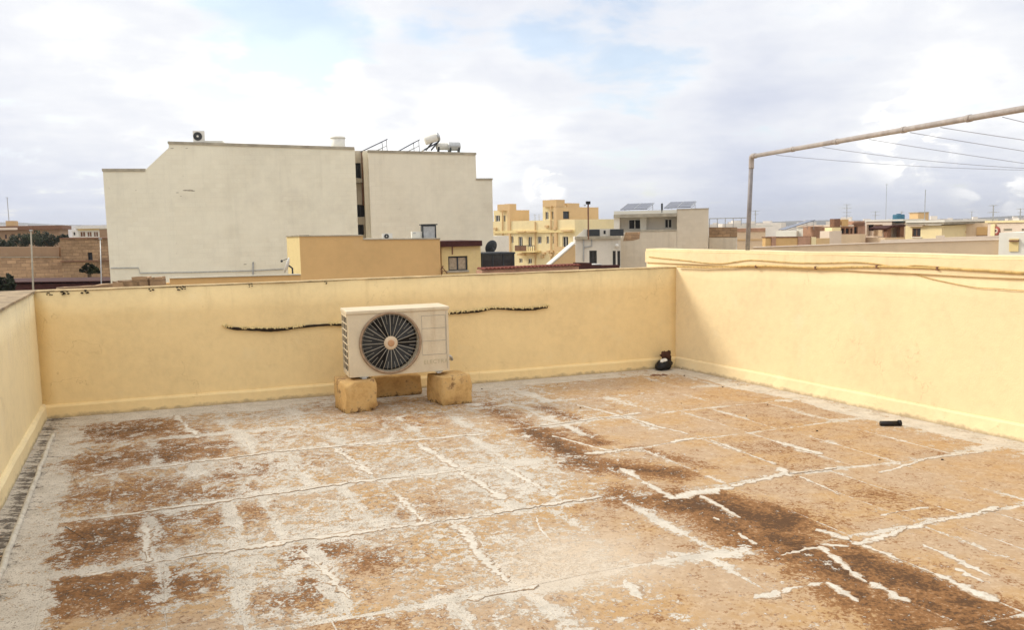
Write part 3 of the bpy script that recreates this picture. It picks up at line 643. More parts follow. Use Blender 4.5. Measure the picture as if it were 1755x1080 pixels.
# air conditioner
ZA = .305
fl = atZ(599, 648, ZA); fr = atZ(774, 636, ZA); AW = (Vector(fr) - Vector(fl)).length; dA = (fr - fl).normalized()
AH, AD = .585, .38
ac = empty('air_conditioner', 'big weathered cream air conditioner unit on stone blocks by the back wall', 'air conditioner', fl, math.atan2(dA.y, dA.x) + R_(3.0))
print('ac yaw', math.degrees(math.atan2(dA.y, dA.x)), AW)
cxc, czc, rad_ = .355 / .87 * AW, AH * .50, AH * .445
bm = bmesh.new()
angs = sorted(set([2 * math.pi * k / 48 for k in range(48)] + [math.atan2(z - czc, x - cxc) % (2 * math.pi) for x in (0.006, AW - .006) for z in (0, AH - .02)]))
def rect_hit(a):
    c, s = math.cos(a), math.sin(a); ts = []
    if c > 1e-6: ts.append((AW - .006 - cxc) / c)
    if c < -1e-6: ts.append((.006 - cxc) / c)
    if s > 1e-6: ts.append((AH - .02 - czc) / s)
    if s < -1e-6: ts.append((0 - czc) / s)
    t = min(ts); return cxc + t * c, czc + t * s
ci = [bm.verts.new((cxc + rad_ * math.cos(a), 0, czc + rad_ * math.sin(a))) for a in angs]; rc = [bm.verts.new((rect_hit(a)[0], 0, rect_hit(a)[1])) for a in angs]
cb = [bm.verts.new((cxc + rad_ * math.cos(a), .09, czc + rad_ * math.sin(a))) for a in angs]; rb = [bm.verts.new((v.co.x, .03, v.co.z)) for v in rc]
n = len(angs)
for i in range(n):
    j = (i + 1) % n
    bm.faces.new((ci[i], rc[i], rc[j], ci[j])); bm.faces.new((ci[j], cb[j], cb[i], ci[i])); bm.faces.new((rc[i], rb[i], rb[j], rc[j]))
link('front_panel', bm, m_ac, ac)
# cabinet: right and back sheets, bottom tray
bm = bmesh.new(); box(bm, AW - .012, AW - .002, .031, AD, .0, AH - .021); box(bm, .012, AW - .013, AD - .01, AD - .001, .0, AH - .021); box(bm, .004, AW - .013, .032, AD - .011, .0, .018); link('cabinet', bm, m_ac, ac)
bm = bmesh.new(); box(bm, -.008, AW + .006, -.010, AD + .006, AH - .019, AH + .012); bevel(bm, .007, 2); link('top_cover', bm, m_ac, ac)
bm = bmesh.new(); lathe(bm, [(rad_ - .002, .0), (rad_ - .002, .004)], 40, Matrix.Translation((cxc, .088, czc)) @ Matrix.Rotation(R_(90), 4, 'X')); link('condenser', bm, m_acin, ac)
# fan
fan = link('fan', (lambda b: (lathe(b, [(.05, -.03), (.055, 0), (.05, .012)], 20, Matrix.Rotation(R_(90), 4, 'X')), b)[1])(bmesh.new()), m_acdark, ac, True, (cxc, .055, czc))
src = None
for k in range(3):
    bm = bmesh.new(); a0 = k * 2 * math.pi / 3
    inn = []; out = []
    for s in range(9):
        a = a0 + s / 8 * 1.55; y = -.022 + .05 * s / 8
        inn.append(bm.verts.new((.05 * math.cos(a), y * .5, .05 * math.sin(a)))); out.append(bm.verts.new(((rad_ - .02) * math.cos(a + .3), y, (rad_ - .02) * math.sin(a + .3))))
    for s in range(8): bm.faces.new((inn[s], out[s], out[s + 1], inn[s + 1]))
    link('blade', bm, m_acdark, fan)
gr = link('fan_grille', (lambda b: (tube(b, [Vector((cxc + (rad_ + .012) * math.cos(a), -.010, czc + (rad_ + .012) * math.sin(a))) for a in [2 * math.pi * k / 56 for k in range(57)]], .0125, 8, False), b)[1])(bmesh.new()), m_acrust, ac, True)
bm = bmesh.new()
for rr in (.98,):
    tube(bm, [Vector((cxc + rad_ * rr * math.cos(a), -.016, czc + rad_ * rr * math.sin(a))) for a in [2 * math.pi * k / 48 for k in range(49)]], .0012, 4, False)
o = link('wire_rings', bm, m_acgrey, gr, True); o['kind'] = 'stuff'
src = None
for k in range(20):
    bm = None
    mt = Matrix.Translation((cxc, -.018, czc)) @ Matrix.Rotation(-2 * math.pi * k / 20, 4, 'Y')
    if src is None:
        bm = bmesh.new(); tube(bm, [(.05, 0, 0), (rad_ * .6, -.002, 0), (rad_ + .008, .006, 0)], .0026, 6); src = link('spoke', bm, m_acgrey, gr, True); src.matrix_local = mt
    else: inst(src, gr, mt)
src = None
for k in range(20):
    mt = Matrix.Translation((cxc, -.017, czc)) @ Matrix.Rotation(-2 * math.pi * (k + .5) / 20, 4, 'Y')
    if src is None:
        bm = bmesh.new(); tube(bm, [(rad_ * .66, -.001, 0), (rad_ + .006, .006, 0)], .0016, 6); src = link('short_spoke', bm, m_acgrey, gr, True); src.matrix_local = mt
    else: inst(src, gr, mt)
mh = Matrix.Translation((cxc, -.018, czc)) @ Matrix.Rotation(R_(90), 4, 'X')
bm = bmesh.new(); lathe(bm, [(.062, -.006), (.062, .002), (.05, .010), (.034, .011)], 28, mh); link('hub', bm, m_hubring, gr, True)
bm = bmesh.new(); lathe(bm, [(.030, .009), (.030, .014), (.022, .016)], 20, mh); link('hub_badge', bm, m_achub, gr, True)
# side grille (left end): fins behind a lattice
bm = bmesh.new(); box(bm, .012, .018, .034, AD - .012, .02, AH - .024); link('condenser_fins', bm, m_acin, ac)
sg_ = link('side_grille', (lambda b: (box(b, -.001, .010, .031, .046, .0, AH - .021), box(b, -.001, .010, AD - .014, AD - .002, .0, AH - .021), box(b, -.001, .010, .047, AD - .015, .0, .04), box(b, -.001, .010, .047, AD - .015, AH - .05, AH - .021), b)[-1])(bmesh.new()), m_ac, ac)
for k in range(1, 8):
    z = .04 + (AH - .09) * k / 8; bm = bmesh.new(); box(bm, .0, .005, .047, AD - .015, z - .005, z + .005); link('slat', bm, m_ac, sg_)
for k in range(1, 3):
    y = .047 + (AD - .062) * k / 3; bm = bmesh.new(); box(bm, .001, .005, y - .006, y + .006, .041, AH - .051); link('slat', bm, m_ac, sg_)
# right part of the front: pressed ribs, lettering
bm = bmesh.new()
x0 = cxc + rad_ + .03
for z in (.13, .25, .36, .47): box(bm, x0, AW - .035, -.0022, .001, AH * z / .55 - .002 + .02, AH * z / .55 + .002 + .02)
for x in (x0 + .0, AW - .037): box(bm, x - .0, x + .003, -.002, .001, .16, AH * .86 + .02)
link('pressed_rib', bm, m_acgrey, ac)
bm = bmesh.new(); box(bm, AW - .03, AW - .026, -.002, .001, .02, AH - .03); link('panel_seam', bm, m_acgrey, ac)
cu = bpy.data.curves.new('lettering', 'FONT'); cu.body = 'ELECTRA'; cu.size = .052; cu.extrude = .0006; cu.align_x = 'CENTER'; cu.space_character = 1.12
to = bpy.data.objects.new('tmp_text', cu); COL.objects.link(to); bpy.context.view_layer.update()
me = bpy.data.meshes.new_from_object(to.evaluated_get(bpy.context.evaluated_depsgraph_get())); bpy.data.objects.remove(to)
me.materials.clear(); me.materials.append(m_letter)
lo_ = bpy.data.objects.new('lettering', me); COL.objects.link(lo_); lo_.parent = ac; lo_.location = (AW - .035 - .1, -.0012, .075); lo_.rotation_euler = (R_(90), 0, 0); lo_.scale = (1.0, 1, 1)
for x in (.13, AW - .11):
    bm = bmesh.new(); box(bm, x - .035, x + .035, -.02, AD + .02, -.004, -.0005); box(bm, x - .02, x + .02, -.018, .02, -.018, -.0045); link('foot', bm, m_metal, ac)
# stub pipes at the right end
bm = bmesh.new(); tube(bm, smooth_path([(AW - .003, .2, .1), (AW + .05, .2, .1), (AW + .08, .23, .06), (AW + .08, AD + .03, .05)], 5), .012, 8)
link('valve_pipe', bm, m_metal, ac, True)

# black bundle in the corner
cpos = atZ(1139, 634)
root = empty('rag_bundle', 'small black bundle with a white band and brown top in the wall corner', 'bundle', (cpos.x, cpos.y, 0), R_(25))
m_rag = plain('brown_cloth', (.07, .028, .018), .5, 30, .95, 0, .5)
def lump(name, mat, c, s, seed, tilt=0, amp=.24):
    bm = bmesh.new(); bmesh.ops.create_icosphere(bm, subdivisions=3, radius=1)
    for v in bm.verts: v.co = v.co * (1 + amp * noise.noise(v.co * 1.6 + Vector((seed, 0, 0))) + .07 * noise.noise(v.co * 5)); v.co = Matrix.Rotation(tilt, 4, 'Y') @ Vector((v.co.x * s[0], v.co.y * s[1], v.co.z * s[2])); v.co.z = max(v.co.z + c[2], .002)
    for v in bm.verts: v.co.x += c[0]; v.co.y += c[1]
    return link(name, bm, mat, root, True)
lump('black_bag', m_black, (-.01, 0, .055), (.10, .075, .068), 2, R_(-12))
lump('white_band', m_white, (-.03, -.025, .112), (.042, .035, .018), 5, R_(-15), .4)
lump('brown_rag', m_rag, (.03, .02, .145), (.058, .04, .062), 8, R_(-50), .75)
cp = atZ(1133, 644)
o = link('dead_leaf', (lambda b: ([bmesh.ops.create_icosphere(b, subdivisions=1, radius=.02, matrix=Matrix.Translation((random.gauss(0, .045), random.gauss(0, .018), .006)) @ Matrix.Rotation(random.random() * 6, 4, 'Z') @ Matrix.Diagonal((1.3, .7, .3, 1))) for _ in range(14)], b)[1])(bmesh.new()), m_rust, None, False, (cp.x, cp.y, .002))
tag(o, 'crumpled brown leaf litter on the floor before the black bundle', 'leaf litter', None, 'stuff')
tb = atZ(1526, 731)
root = empty('plastic_tube', 'short black tube lying on the floor near the right wall', 'tube', (tb.x, tb.y, .0), R_(-2))
bm = bmesh.new(); tube(bm, [(-.078, 0, .022), (.07, 0, .022)], .021, 14); link('barrel', bm, m_black, root, True)
bm = bmesh.new(); tube(bm, [(.06, 0, .025), (.08, 0, .025)], .0245, 14); link('end_cap', bm, m_black, root, True)
bm = bmesh.new()
for px, py in ((1161, 693), (1255, 660), (1164, 634), (1180, 645), (1330, 690), (1310, 695), (1225, 665), (1100, 655), (1270, 715), (1000, 700), (960, 660), (880, 690), (1420, 740), (1600, 790), (1500, 790), (1050, 670), (830, 668), (818, 672)):
    p = atZ(px, py); bmesh.ops.create_icosphere(bm, subdivisions=1, radius=random.uniform(.003, .008), matrix=Matrix.Translation((p.x + random.uniform(-.1, .1), p.y, .007)) @ Matrix.Diagonal((1.3, 1, .7, 1)))
tag(link('grit', bm, m_cable_black), 'dark crumbs of grit scattered over the floor', 'grit', None, 'stuff')

# ------------------------------------------------------------------ ground
GZ = -9.0
m_ground = plain('dusty_ground', (0.36, 0.30, 0.22), 0.4, 0.02, 0.95)
bm = bmesh.new(); vs = [bm.verts.new(v) for v in ((-6000, -1500, GZ), (6000, -1500, GZ), (6000, 6500, GZ), (-6000, 6500, GZ))]; bm.faces.new(vs)
tag(link('ground', bm, m_ground), 'dusty ground far below the roofs', None, None, 'structure')
# our own house under the roof
bm = bmesh.new(); hp = [BL + nL * .74 + nB_ * .15, BRC + nR * .19 + nB_ * .15, bR + nR * .19, bL + nL * .74]
a = [bm.verts.new((p.x, p.y, -.25)) for p in hp]; b = [bm.verts.new((p.x, p.y, GZ)) for p in hp]; bm.faces.new(a[::-1]); bm.faces.new(b)
for i in range(4): bm.faces.new((a[i], a[(i + 1) % 4], b[(i + 1) % 4], b[i]))
m_stone = plain('limestone', (0.50, 0.38, 0.24), 0.25, 1.5, 0.9, 0, 0.3, (0.25, 0.18, 0.11), 0.5)
tag(link('house_body', bm, m_stone), 'body of the house under the rooftop', None, None, 'structure')
# ------------------------------------------------------------------ buildings and things beyond the parapets
m_big = paint_wall('grey_cream_render', (0.84, 0.795, 0.64), (0.36, 0.32, 0.24), (0.60, 0.55, 0.45), .12, None, None, .35, (.6, .27))
m_big2 = paint_wall('cream_render', (0.82, 0.76, 0.61), (0.36, 0.31, 0.22), (0.62, 0.55, 0.43), .12, None, None, .35, (.6, .27))
m_edge = plain('weathered_coping', (0.40, 0.36, 0.28), 0.35, 2, 0.9)
m_ochre = paint_wall('ochre_render', (0.66, 0.425, 0.185), (0.46, 0.29, 0.12), (0.70, 0.48, 0.24), .25, None, None, .3)
m_pale = paint_wall('pale_yellow_render', (0.78, 0.62, 0.30), (0.5, 0.36, 0.17), (0.82, 0.70, 0.42), .4, None, None, .3)
m_cream = paint_wall('cream_yellow_render', (0.82, 0.69, 0.40), (0.5, 0.38, 0.2), (0.84, 0.75, 0.5), .3, None, None, .3)
m_tanw = paint_wall('tan_render', (0.66, 0.46, 0.24), (0.42, 0.28, 0.14), (0.7, 0.52, 0.3), .3, None, None, .3)
m_grey = paint_wall('grey_white_render', (0.72, 0.68, 0.60), (0.33, 0.30, 0.25), (0.62, 0.57, 0.5), .25, None, None, .5)
m_grey2 = paint_wall('stained_concrete_render', (0.68, 0.605, 0.48), (0.28, 0.23, 0.17), (0.56, 0.49, 0.38), .2, None, None, .6, (.6, .3))
m_beige = paint_wall('beige_render', (0.74, 0.575, 0.39), (0.42, 0.31, 0.2), (0.64, 0.53, 0.40), .3, None, None, .3)
m_pinkw = paint_wall('pale_pink_render', (0.72, 0.60, 0.48), (0.45, 0.34, 0.25), (0.75, 0.66, 0.55), .3, None, None, .3)
m_whitew = paint_wall('white_render', (0.74, 0.72, 0.64), (0.5, 0.45, 0.36), (0.76, 0.74, 0.68), .3, None, None, .3)
m_brownw = paint_wall('brown_stone_render', (0.33, 0.215, 0.13), (0.16, 0.10, 0.06), (0.42, 0.30, 0.19), .4, None, None, .6)
m_blue = plain('blue_plastic', (0.05, 0.16, 0.24), 0.25, 3, 0.45)
m_red = plain('faded_red', (0.36, 0.10, 0.08), 0.3, 4, 0.8)
m_redp = plain('terracotta_render', (0.46, 0.27, 0.18), 0.3, 2, 0.85)
m_trunk = plain('bark', (0.12, 0.085, 0.055), 0.3, 6, 0.95)
m_bar = plain('dark_rail', (0.04, 0.045, 0.05), 0.3, 4, 0.6)
m_curt = plain('curtain', (0.42, 0.34, 0.24), 0.35, 9, 0.9)
def coursed(name, c, sx, sz):
    m = new_mat(name); P = POS()
    sp = N('ShaderNodeSeparateXYZ', inp={0: P})
    v = N('ShaderNodeCombineXYZ', inp={0: M('ADD', sp.outputs[0], M('MULTIPLY', sp.outputs[1], .4)), 1: sp.outputs[2], 2: 0.0}).outputs[0]
    br = N('ShaderNodeTexBrick', inp={'Vector': v, 'Color1': (*mul(c, 1.25), 1), 'Color2': (*mul(c, .7), 1), 'Mortar': (*mul(c, .62), 1), 'Scale': 1.0, 'Mortar Size': .02, 'Brick Width': sx, 'Row Height': sz, 'Bias': 0.0})
    n1 = NZ(P, .5, 6, .65); n2 = NZ(P, 3.5, 5, .7)
    col = MIX(M('MULTIPLY', SS(n2, .42, .7), .8), br.outputs[0], (*mul(c, 1.05), 1))
    col = MIX(M('MULTIPLY', SS(n1, .5, .68), .55), col, (*mul(c, .42), 1))
    finish(col, .92, M('ADD', M('MULTIPLY', br.outputs[1], -.5), n2), .6, .05); return m
m_rubble = coursed('rubble_masonry', (0.36, 0.235, 0.135), .55, .27)
m_ashlar = coursed('ashlar_masonry', (0.46, 0.30, 0.175), .8, .3)

class Fac:
    """a building whose front runs from plan point A to plan point B; local x along it, local y away from the viewer, z above ground"""
    def __init__(s, name, label, cat, A, B, group=None, z=GZ):
        a, b = atY(A[0], 385, A[1]), atY(B[0], 385, B[1]); s.A = Vector((a.x, a.y, 0)); d = Vector((b.x - a.x, b.y - a.y, 0)); s.L = d.length; s.d = d.normalized()
        s.n = Vector((-s.d.y, s.d.x, 0)); s.z = z
        s.root = empty(name, label, cat, (a.x, a.y, z), math.atan2(s.d.y, s.d.x), group)
    def at(s, px, py, y=0.0):
        d = ray(px, py); t = (s.A + s.n * y - EYEV).dot(s.n) / d.dot(s.n); p = EYEV + d * t
        return (p - s.A).dot(s.d), p.z - s.z
    def r(s, q, y=0.0):
        x0, z1 = s.at(q[0], q[1], y); x1, z0 = s.at(q[2], q[3], y); return x0, x1, z0, z1
    def box(s, name, q, y0, y1, mat, parent=None, down=False, ref=None):
        x0, x1, z0, z1 = s.r(q, y0 if ref is None else ref); z0 = 0 if down else z0
        return link(name, bx(x0, x1, y0, y1, z0, z1), mat, parent or s.root)
    def poly(s, name, pts, y0, y1, mat, parent=None, down=True):
        P = [s.at(x, y, y0) for x, y in pts]
        if down: P = [(P[0][0], 0)] + P + [(P[-1][0], 0)]
        bm = bmesh.new(); prism(bm, P[::-1] if down else P, y0, y1)
        bmesh.ops.recalc_face_normals(bm, faces=list(bm.faces)); return link(name, bm, mat, parent or s.root)
    def front(s, name, q, holes, y, th, mat, depth=0, down=True, fr=m_white, gl=m_glass, kinds=None, inset=.12, cross=True):
        """wall with real openings, a frame and a pane in each; a plain body behind"""
        x0, x1, z0, z1 = s.r(q, y); z0 = 0 if down else z0
        H = [s.r(h[:4], y) for h in holes]
        xs = sorted({x0, x1} | {v for h in H for v in h[:2] if x0 < v < x1}); zs = sorted({z0, z1} | {v for h in H for v in h[2:4] if z0 < v < z1})
        bm = bmesh.new(); vd = {}
        def V(x, z):
            k = (round(x, 4), round(z, 4))
            if k not in vd: vd[k] = bm.verts.new((x, y, z))
            return vd[k]
        for i in range(len(xs) - 1):
            for j in range(len(zs) - 1):
                mx_, mz = (xs[i] + xs[i + 1]) / 2, (zs[j] + zs[j + 1]) / 2
                if any(h[0] < mx_ < h[1] and h[2] < mz < h[3] for h in H): continue
                bm.faces.new((V(xs[i], zs[j]), V(xs[i + 1], zs[j]), V(xs[i + 1], zs[j + 1]), V(xs[i], zs[j + 1])))
        for h in H:
            c = [(h[0], h[2]), (h[1], h[2]), (h[1], h[3]), (h[0], h[3])]
            for i in range(4):
                (ax, az), (bx_, bz) = c[i], c[(i + 1) % 4]
                bm.faces.new([bm.verts.new(v) for v in ((ax, y, az), (bx_, y, bz), (bx_, y + th, bz), (ax, y + th, az))])
        if depth:                                            # sides, top and back of the same masonry
            e = [(x0, z0), (x1, z0), (x1, z1), (x0, z1)]
            a = [bm.verts.new((x, y, z)) for x, z in e]; b = [bm.verts.new((x, y + depth, z)) for x, z in e]
            for i in range(4): bm.faces.new((a[i], b[i], b[(i + 1) % 4], a[(i + 1) % 4]))
            bm.faces.new(b[::-1])
            box(bm, x0 + .02, x1 - .02, y + th + .06, y + th + .10, z0 + .01, z1 - .02)
        w = link(name, bm, mat, s.root)
        for k, h in enumerate(holes):
            kind = h[4] if len(h) > 4 else 'window'; a0, a1, b0, b1 = H[k]; t = min(.07, (a1 - a0) * .11)
            if kind == 'open': continue
            bm = bmesh.new(); yy = y + inset
            box(bm, a0, a0 + t, yy, yy + .05, b0, b1); box(bm, a1 - t, a1, yy, yy + .05, b0, b1); box(bm, a0 + t, a1 - t, yy, yy + .05, b1 - t, b1); box(bm, a0 + t, a1 - t, yy, yy + .05, b0, b0 + t)
            if cross: box(bm, (a0 + a1) / 2 - t * .5, (a0 + a1) / 2 + t * .5, yy + .002, yy + .048, b0 + t, b1 - t)
            f = link(kind, bm, fr, s.root)
            link('pane', bx(a0 + t, a1 - t, yy + .02, yy + .03, b0 + t, b1 - t), gl, f)
        return w
def solar_panel(name, label, p0, w, d, tilt, yaw, group, leg=True):
    root = empty('rooftop_solar_array', label, 'solar panel', p0, yaw, group)
    mt = Matrix.Rotation(tilt, 4, 'X')
    link('panel', bx(0, w, 0, d, 0, .05, mt), m_solar, root)
    bm = bmesh.new()
    n = max(2, round(w / 1.0))
    for k in range(n + 1): box(bm, w * k / n - .02, w * k / n + .02, 0, d, .0505, .056, mt)
    for k in range(2): box(bm, 0, w, d * k * .5, d * k * .5 + .035, .0565, .06, mt)
    link('frame', bm, m_metal, root)
    zt = d * math.sin(tilt); yt = d * math.cos(tilt)
    for x in (.12, w - .12):
        bm = bmesh.new(); tube(bm, [(x, yt * .96, zt * .95), (x, yt * .98, -.05)], .025, 6); tube(bm, [(x, yt * .96, zt * .5), (x, yt * .35, -.05)], .02, 6); link('leg', bm, m_metal, root)
    return root
def antenna(label, px, py_top, py_base, Y, bars, w=1.0, group='roof antennas', thick=.035):
    a, b = atY(px, py_base, Y), atY(px, py_top, Y)
    root = empty('antenna', label, 'antenna', a, R_(random.uniform(-30, 30)), group); h = b.z - a.z
    bm = bmesh.new(); tube(bm, [(0, 0, 0), (0, 0, h)], thick, 6); link('mast', bm, m_metal, root)
    for k, (f, ww) in enumerate(bars):
        bm = bmesh.new(); tube(bm, [(-ww * w / 2, 0, h * f), (ww * w / 2, 0, h * f)], thick * .6, 5)
        for q in range(5): x = ww * w * (q / 4 - .5); tube(bm, [(x, -.25 * w, h * f), (x, .25 * w, h * f)], thick * .3, 4)
        link('boom', bm, m_metal, root)
    return root

# --- the two big blocks with blank party walls
F = Fac('apartment_block', 'big blank grey cream block with a stepped sloping roof edge and a tank on top', 'building', (177, 47), (611, 50))
F.poly('wall', [(176, 291), (249, 291), (289, 253), (289, 244), (360, 246.5), (480, 250), (608, 254)], 0, 11, m_big)
for q in ((176.5, 289.8, 249, 292), (289, 242.8, 607, 244.8)):
    x0, x1, _, z1 = F.r(q); xs, z2 = F.at(q[2] - 1, 289.8 if q[0] < 200 else 252.6)
    bm = bmesh.new(); prism(bm, [(x0 - .05, z1 - .12), (x1, z2 - .12), (x1, z2 + .03), (x0 - .05, z1 + .03)], -.06, .3); link('coping', bm, m_edge, F.root)
zA = F.at(190, 461); bm = bmesh.new()
tube(bm, [Vector((x, -.05, z)) for x, z in [F.at(190, 459.5), F.at(238, 459), F.at(240, 468), F.at(330, 466.5), F.at(430, 464), F.at(486, 461)]], .03, 6); link('wall_conduit', bm, m_metal, F.root)
bm = bmesh.new(); tube(bm, [Vector((F.at(434, 449)[0], -.06, F.at(434, 449)[1])), Vector((F.at(434, 480)[0], -.06, F.at(434, 480)[1]))], .05, 6); link('wall_conduit', bm, m_metal, F.root)
bm = bmesh.new()
for px, py, s in ((318, 326, .16), (325, 326, .2), (331, 327, .12), (304, 330, .09), (310, 336, .06), (233, 326, .05), (295, 254, .1), (320, 254, .08), (420, 453, .1)):
    x, z = F.at(px, py); bmesh.ops.create_icosphere(bm, subdivisions=1, radius=s, matrix=Matrix.Translation((x, 0, z)) @ Matrix.Diagonal((1.1, .12, .25, 1)))
o = link('spalled_patch', bm, m_edge, F.root); o['kind'] = 'stuff'
bigL = F
def far_ac(label, F, q, y, group):
    x0, x1, z0, z1 = F.r(q, y); w, h = x1 - x0, z1 - z0
    p = F.A + F.d * x0 + F.n * y
    root = empty('air_conditioner', label, 'air conditioner', (p.x, p.y, z0 + F.z), math.atan2(F.d.y, F.d.x), group)
    link('cabinet', bx(0, w, .03, w * .42, .06 * h, h), m_white, root)
    bm = bmesh.new(); lathe(bm, [(h * .36, 0), (h * .36, .02)], 20, Matrix.Translation((w * .42, .03, h * .55)) @ Matrix.Rotation(R_(90), 4, 'X')); link('fan_grille', bm, m_acdark, root)
    bm = bmesh.new(); lathe(bm, [(h * .09, 0), (h * .09, .03)], 12, Matrix.Translation((w * .42, .008, h * .55)) @ Matrix.Rotation(R_(90), 4, 'X')); link('hub', bm, m_white, root)
    bm = bmesh.new(); box(bm, .02, w - .02, .02, w * .4, 0, .055 * h); link('stand', bm, m_dark, root)
far_ac('small air conditioner standing on the top roof edge of the big blank block', F, (330, 224, 350.5, 244.5), .3, None)
x0, x1, z0, z1 = F.r((350, 240, 382, 246), .4); p = F.A + F.d * x0 + F.n * .4
tag(link('roof_slab', bx(0, x1 - x0, 0, 1.0, 0, .12), m_whitew, None, False, (p.x, p.y, z0 + GZ + .05)), 'thin pale slab lying on the roof beside the air conditioner', 'slab').rotation_euler = (0, 0, math.atan2(F.d.y, F.d.x))
x0, z0 = F.at(579.5, 253.5, 1.2); p = F.A + F.d * x0 + F.n * 1.2; z1 = F.at(579.5, 235, 1.2)[1]; h = z1 - z0
root = empty('water_tank', 'round white water tank on the roof of the big blank block', 'water tank', (p.x, p.y, z0 + GZ - .15))
bm = bmesh.new(); lathe(bm, [(.40, 0), (.43, h * .3), (.44, h * .95 + .1)], 24); link('drum', bm, m_white, root, True)
bm = bmesh.new(); lathe(bm, [(.47, h * .95 + .101), (.475, h * .95 + .15), (.40, h + .19)], 24); link('lid', bm, m_white, root, True)

# recessed shaft between the blocks
F = Fac('apartment_block', 'narrow recessed shaft of dark windows between the two blank blocks', 'building', (608, 51.5), (640, 51.8))
F.front('wall', (604, 258, 645, 480), [(606, 279, 619, 305), (608, 351, 628, 371.5), (609, 385, 624, 402)], 0, .25, m_grey2, 6, fr=m_bar, gl=m_dark)
F.box('balcony_slab', (606, 306, 621, 313), -.5, -.01, m_edge)
bm = bmesh.new(); tube(bm, [Vector((F.at(620.5, 262)[0], -.15, F.at(620.5, 262)[1])), Vector((F.at(622.5, 352)[0], -.15, F.at(622.5, 352)[1]))], .07, 8); link('drain_pipe', bm, m_rust, F.root)
bm = bmesh.new(); tube(bm, [Vector((F.at(628.5, 385)[0], -.2, F.at(628.5, 385)[1])), Vector((F.at(628.5, 425)[0], -.2, F.at(628.5, 425)[1]))], .09, 8); link('drain_pipe', bm, m_metal, F.root)

F = Fac('apartment_block', 'big blank cream block with solar panels on top and a step at its right end', 'building', (632, 50), (846, 51.8))
F.poly('wall', [(631, 258), (815, 262.5), (816.5, 306.5), (843.5, 307)], 0, 10, m_big2)
x0, z0 = F.at(631, 258); x1, z1 = F.at(815, 262.5)
bm = bmesh.new(); prism(bm, [(x0 - .04, z0 - .1), (x1 + .04, z1 - .1), (x1 + .04, z1 + .04), (x0 - .04, z0 + .04)], -.06, .3); link('coping', bm, m_edge, F.root)
F.box('coping', (816, 305.4, 844.5, 308), -.06, .3, m_edge)
# shaded return of this block at the shaft
F.poly('return_wall', [(622, 258), (630.5, 258)], .9, 10, m_big2)
g = 'solar panels on the big block'
for (xa, ya), (xb, yb), lab in (((616, 256), (662, 236), 'tilted solar panel above the dark shaft of the big block'), ((682, 255), (718, 237), 'tilted solar panel in the middle of the right block roof')):
    a, z0 = F.at(xa, ya + 2, .6); b, z1 = F.at(xb, yb, .6); p = F.A + F.d * a + F.n * .6
    L_ = math.hypot(b - a, z1 - z0); til = math.atan2(z1 - z0, b - a)
    solar_panel('solar_panel', lab, (p.x, p.y, z0 + GZ), 1.7, L_, til, math.atan2(F.d.y, F.d.x) - R_(84), g).location = (p + F.n * 2.4).to_tuple()[:2] + (z0 + GZ,)
def heater(label, px0, px1, py0, py1, F, y, tilted, mat, group):
    x0, x1, z0, z1 = F.r((px0, py0, px1, py1), y); p = F.A + F.d * x0 + F.n * y
    root = empty('solar_water_heater', label, 'water heater', (p.x, p.y, z0 + GZ), math.atan2(F.d.y, F.d.x), group); w, h = x1 - x0, z1 - z0
    if tilted:
        r = h * .26; mt = Matrix.Translation((w * .42, .3, h * .72)) @ Matrix.Rotation(R_(72), 4, 'Y') @ Matrix.Rotation(R_(0), 4, 'X')
        bm = bmesh.new(); lathe(bm, [(r * .6, -w * .42), (r * .95, -w * .40), (r, -w * .3), (r, w * .3), (r * .95, w * .40), (r * .6, w * .42)], 18, mt); link('tank', bm, mat, root, True)
        bm = bmesh.new(); lathe(bm, [(r * 1.02, w * .30), (r * 1.02, w * .44), (r * .7, w * .47)], 18, mt); link('end_cap', bm, m_metal, root, True)
        for k in range(2):
            bm = bmesh.new(); tube(bm, [(w * (.05 + .3 * k), .2, 0), (w * (.55 + .3 * k), .25, h * .62)], .05, 6); link('strut', bm, m_bar, root)
        bm = bmesh.new(); bmv = box(bm, w * .0, w * .9, .5, 1.6, .02, .1, Matrix.Rotation(R_(-28), 4, 'Y')); link('collector', bm, m_solar, root)
    else:
        r = h * .46
        mt = Matrix.Translation((w * .5, .3 + r, r + .12)) @ Matrix.Rotation(R_(90), 4, 'Y')
        bm = bmesh.new(); lathe(bm, [(r * .55, -w * .5), (r * .93, -w * .46), (r, -w * .36), (r, w * .36), (r * .93, w * .46), (r * .55, w * .5)], 18, mt); link('tank', bm, mat, root, True)
        for k in (.1, .8): link('stand', bx(w * k, w * (k + .1), .3, .3 + 2 * r, -.05, .3), m_bar, root)
g = 'water heaters on the big block'
heater('raised solar water heater tank propped on struts on the right block roof', 728, 759, 229, 257, F, .5, True, m_white, g)
heater('pale horizontal water tank on the roof behind the raised heater', 749, 776, 245, 259, F, .8, False, m_white, g)
heater('grey metal horizontal water tank at the right end of the tanks', 770, 792, 243.5, 260, F, .4, False, m_metal, g)

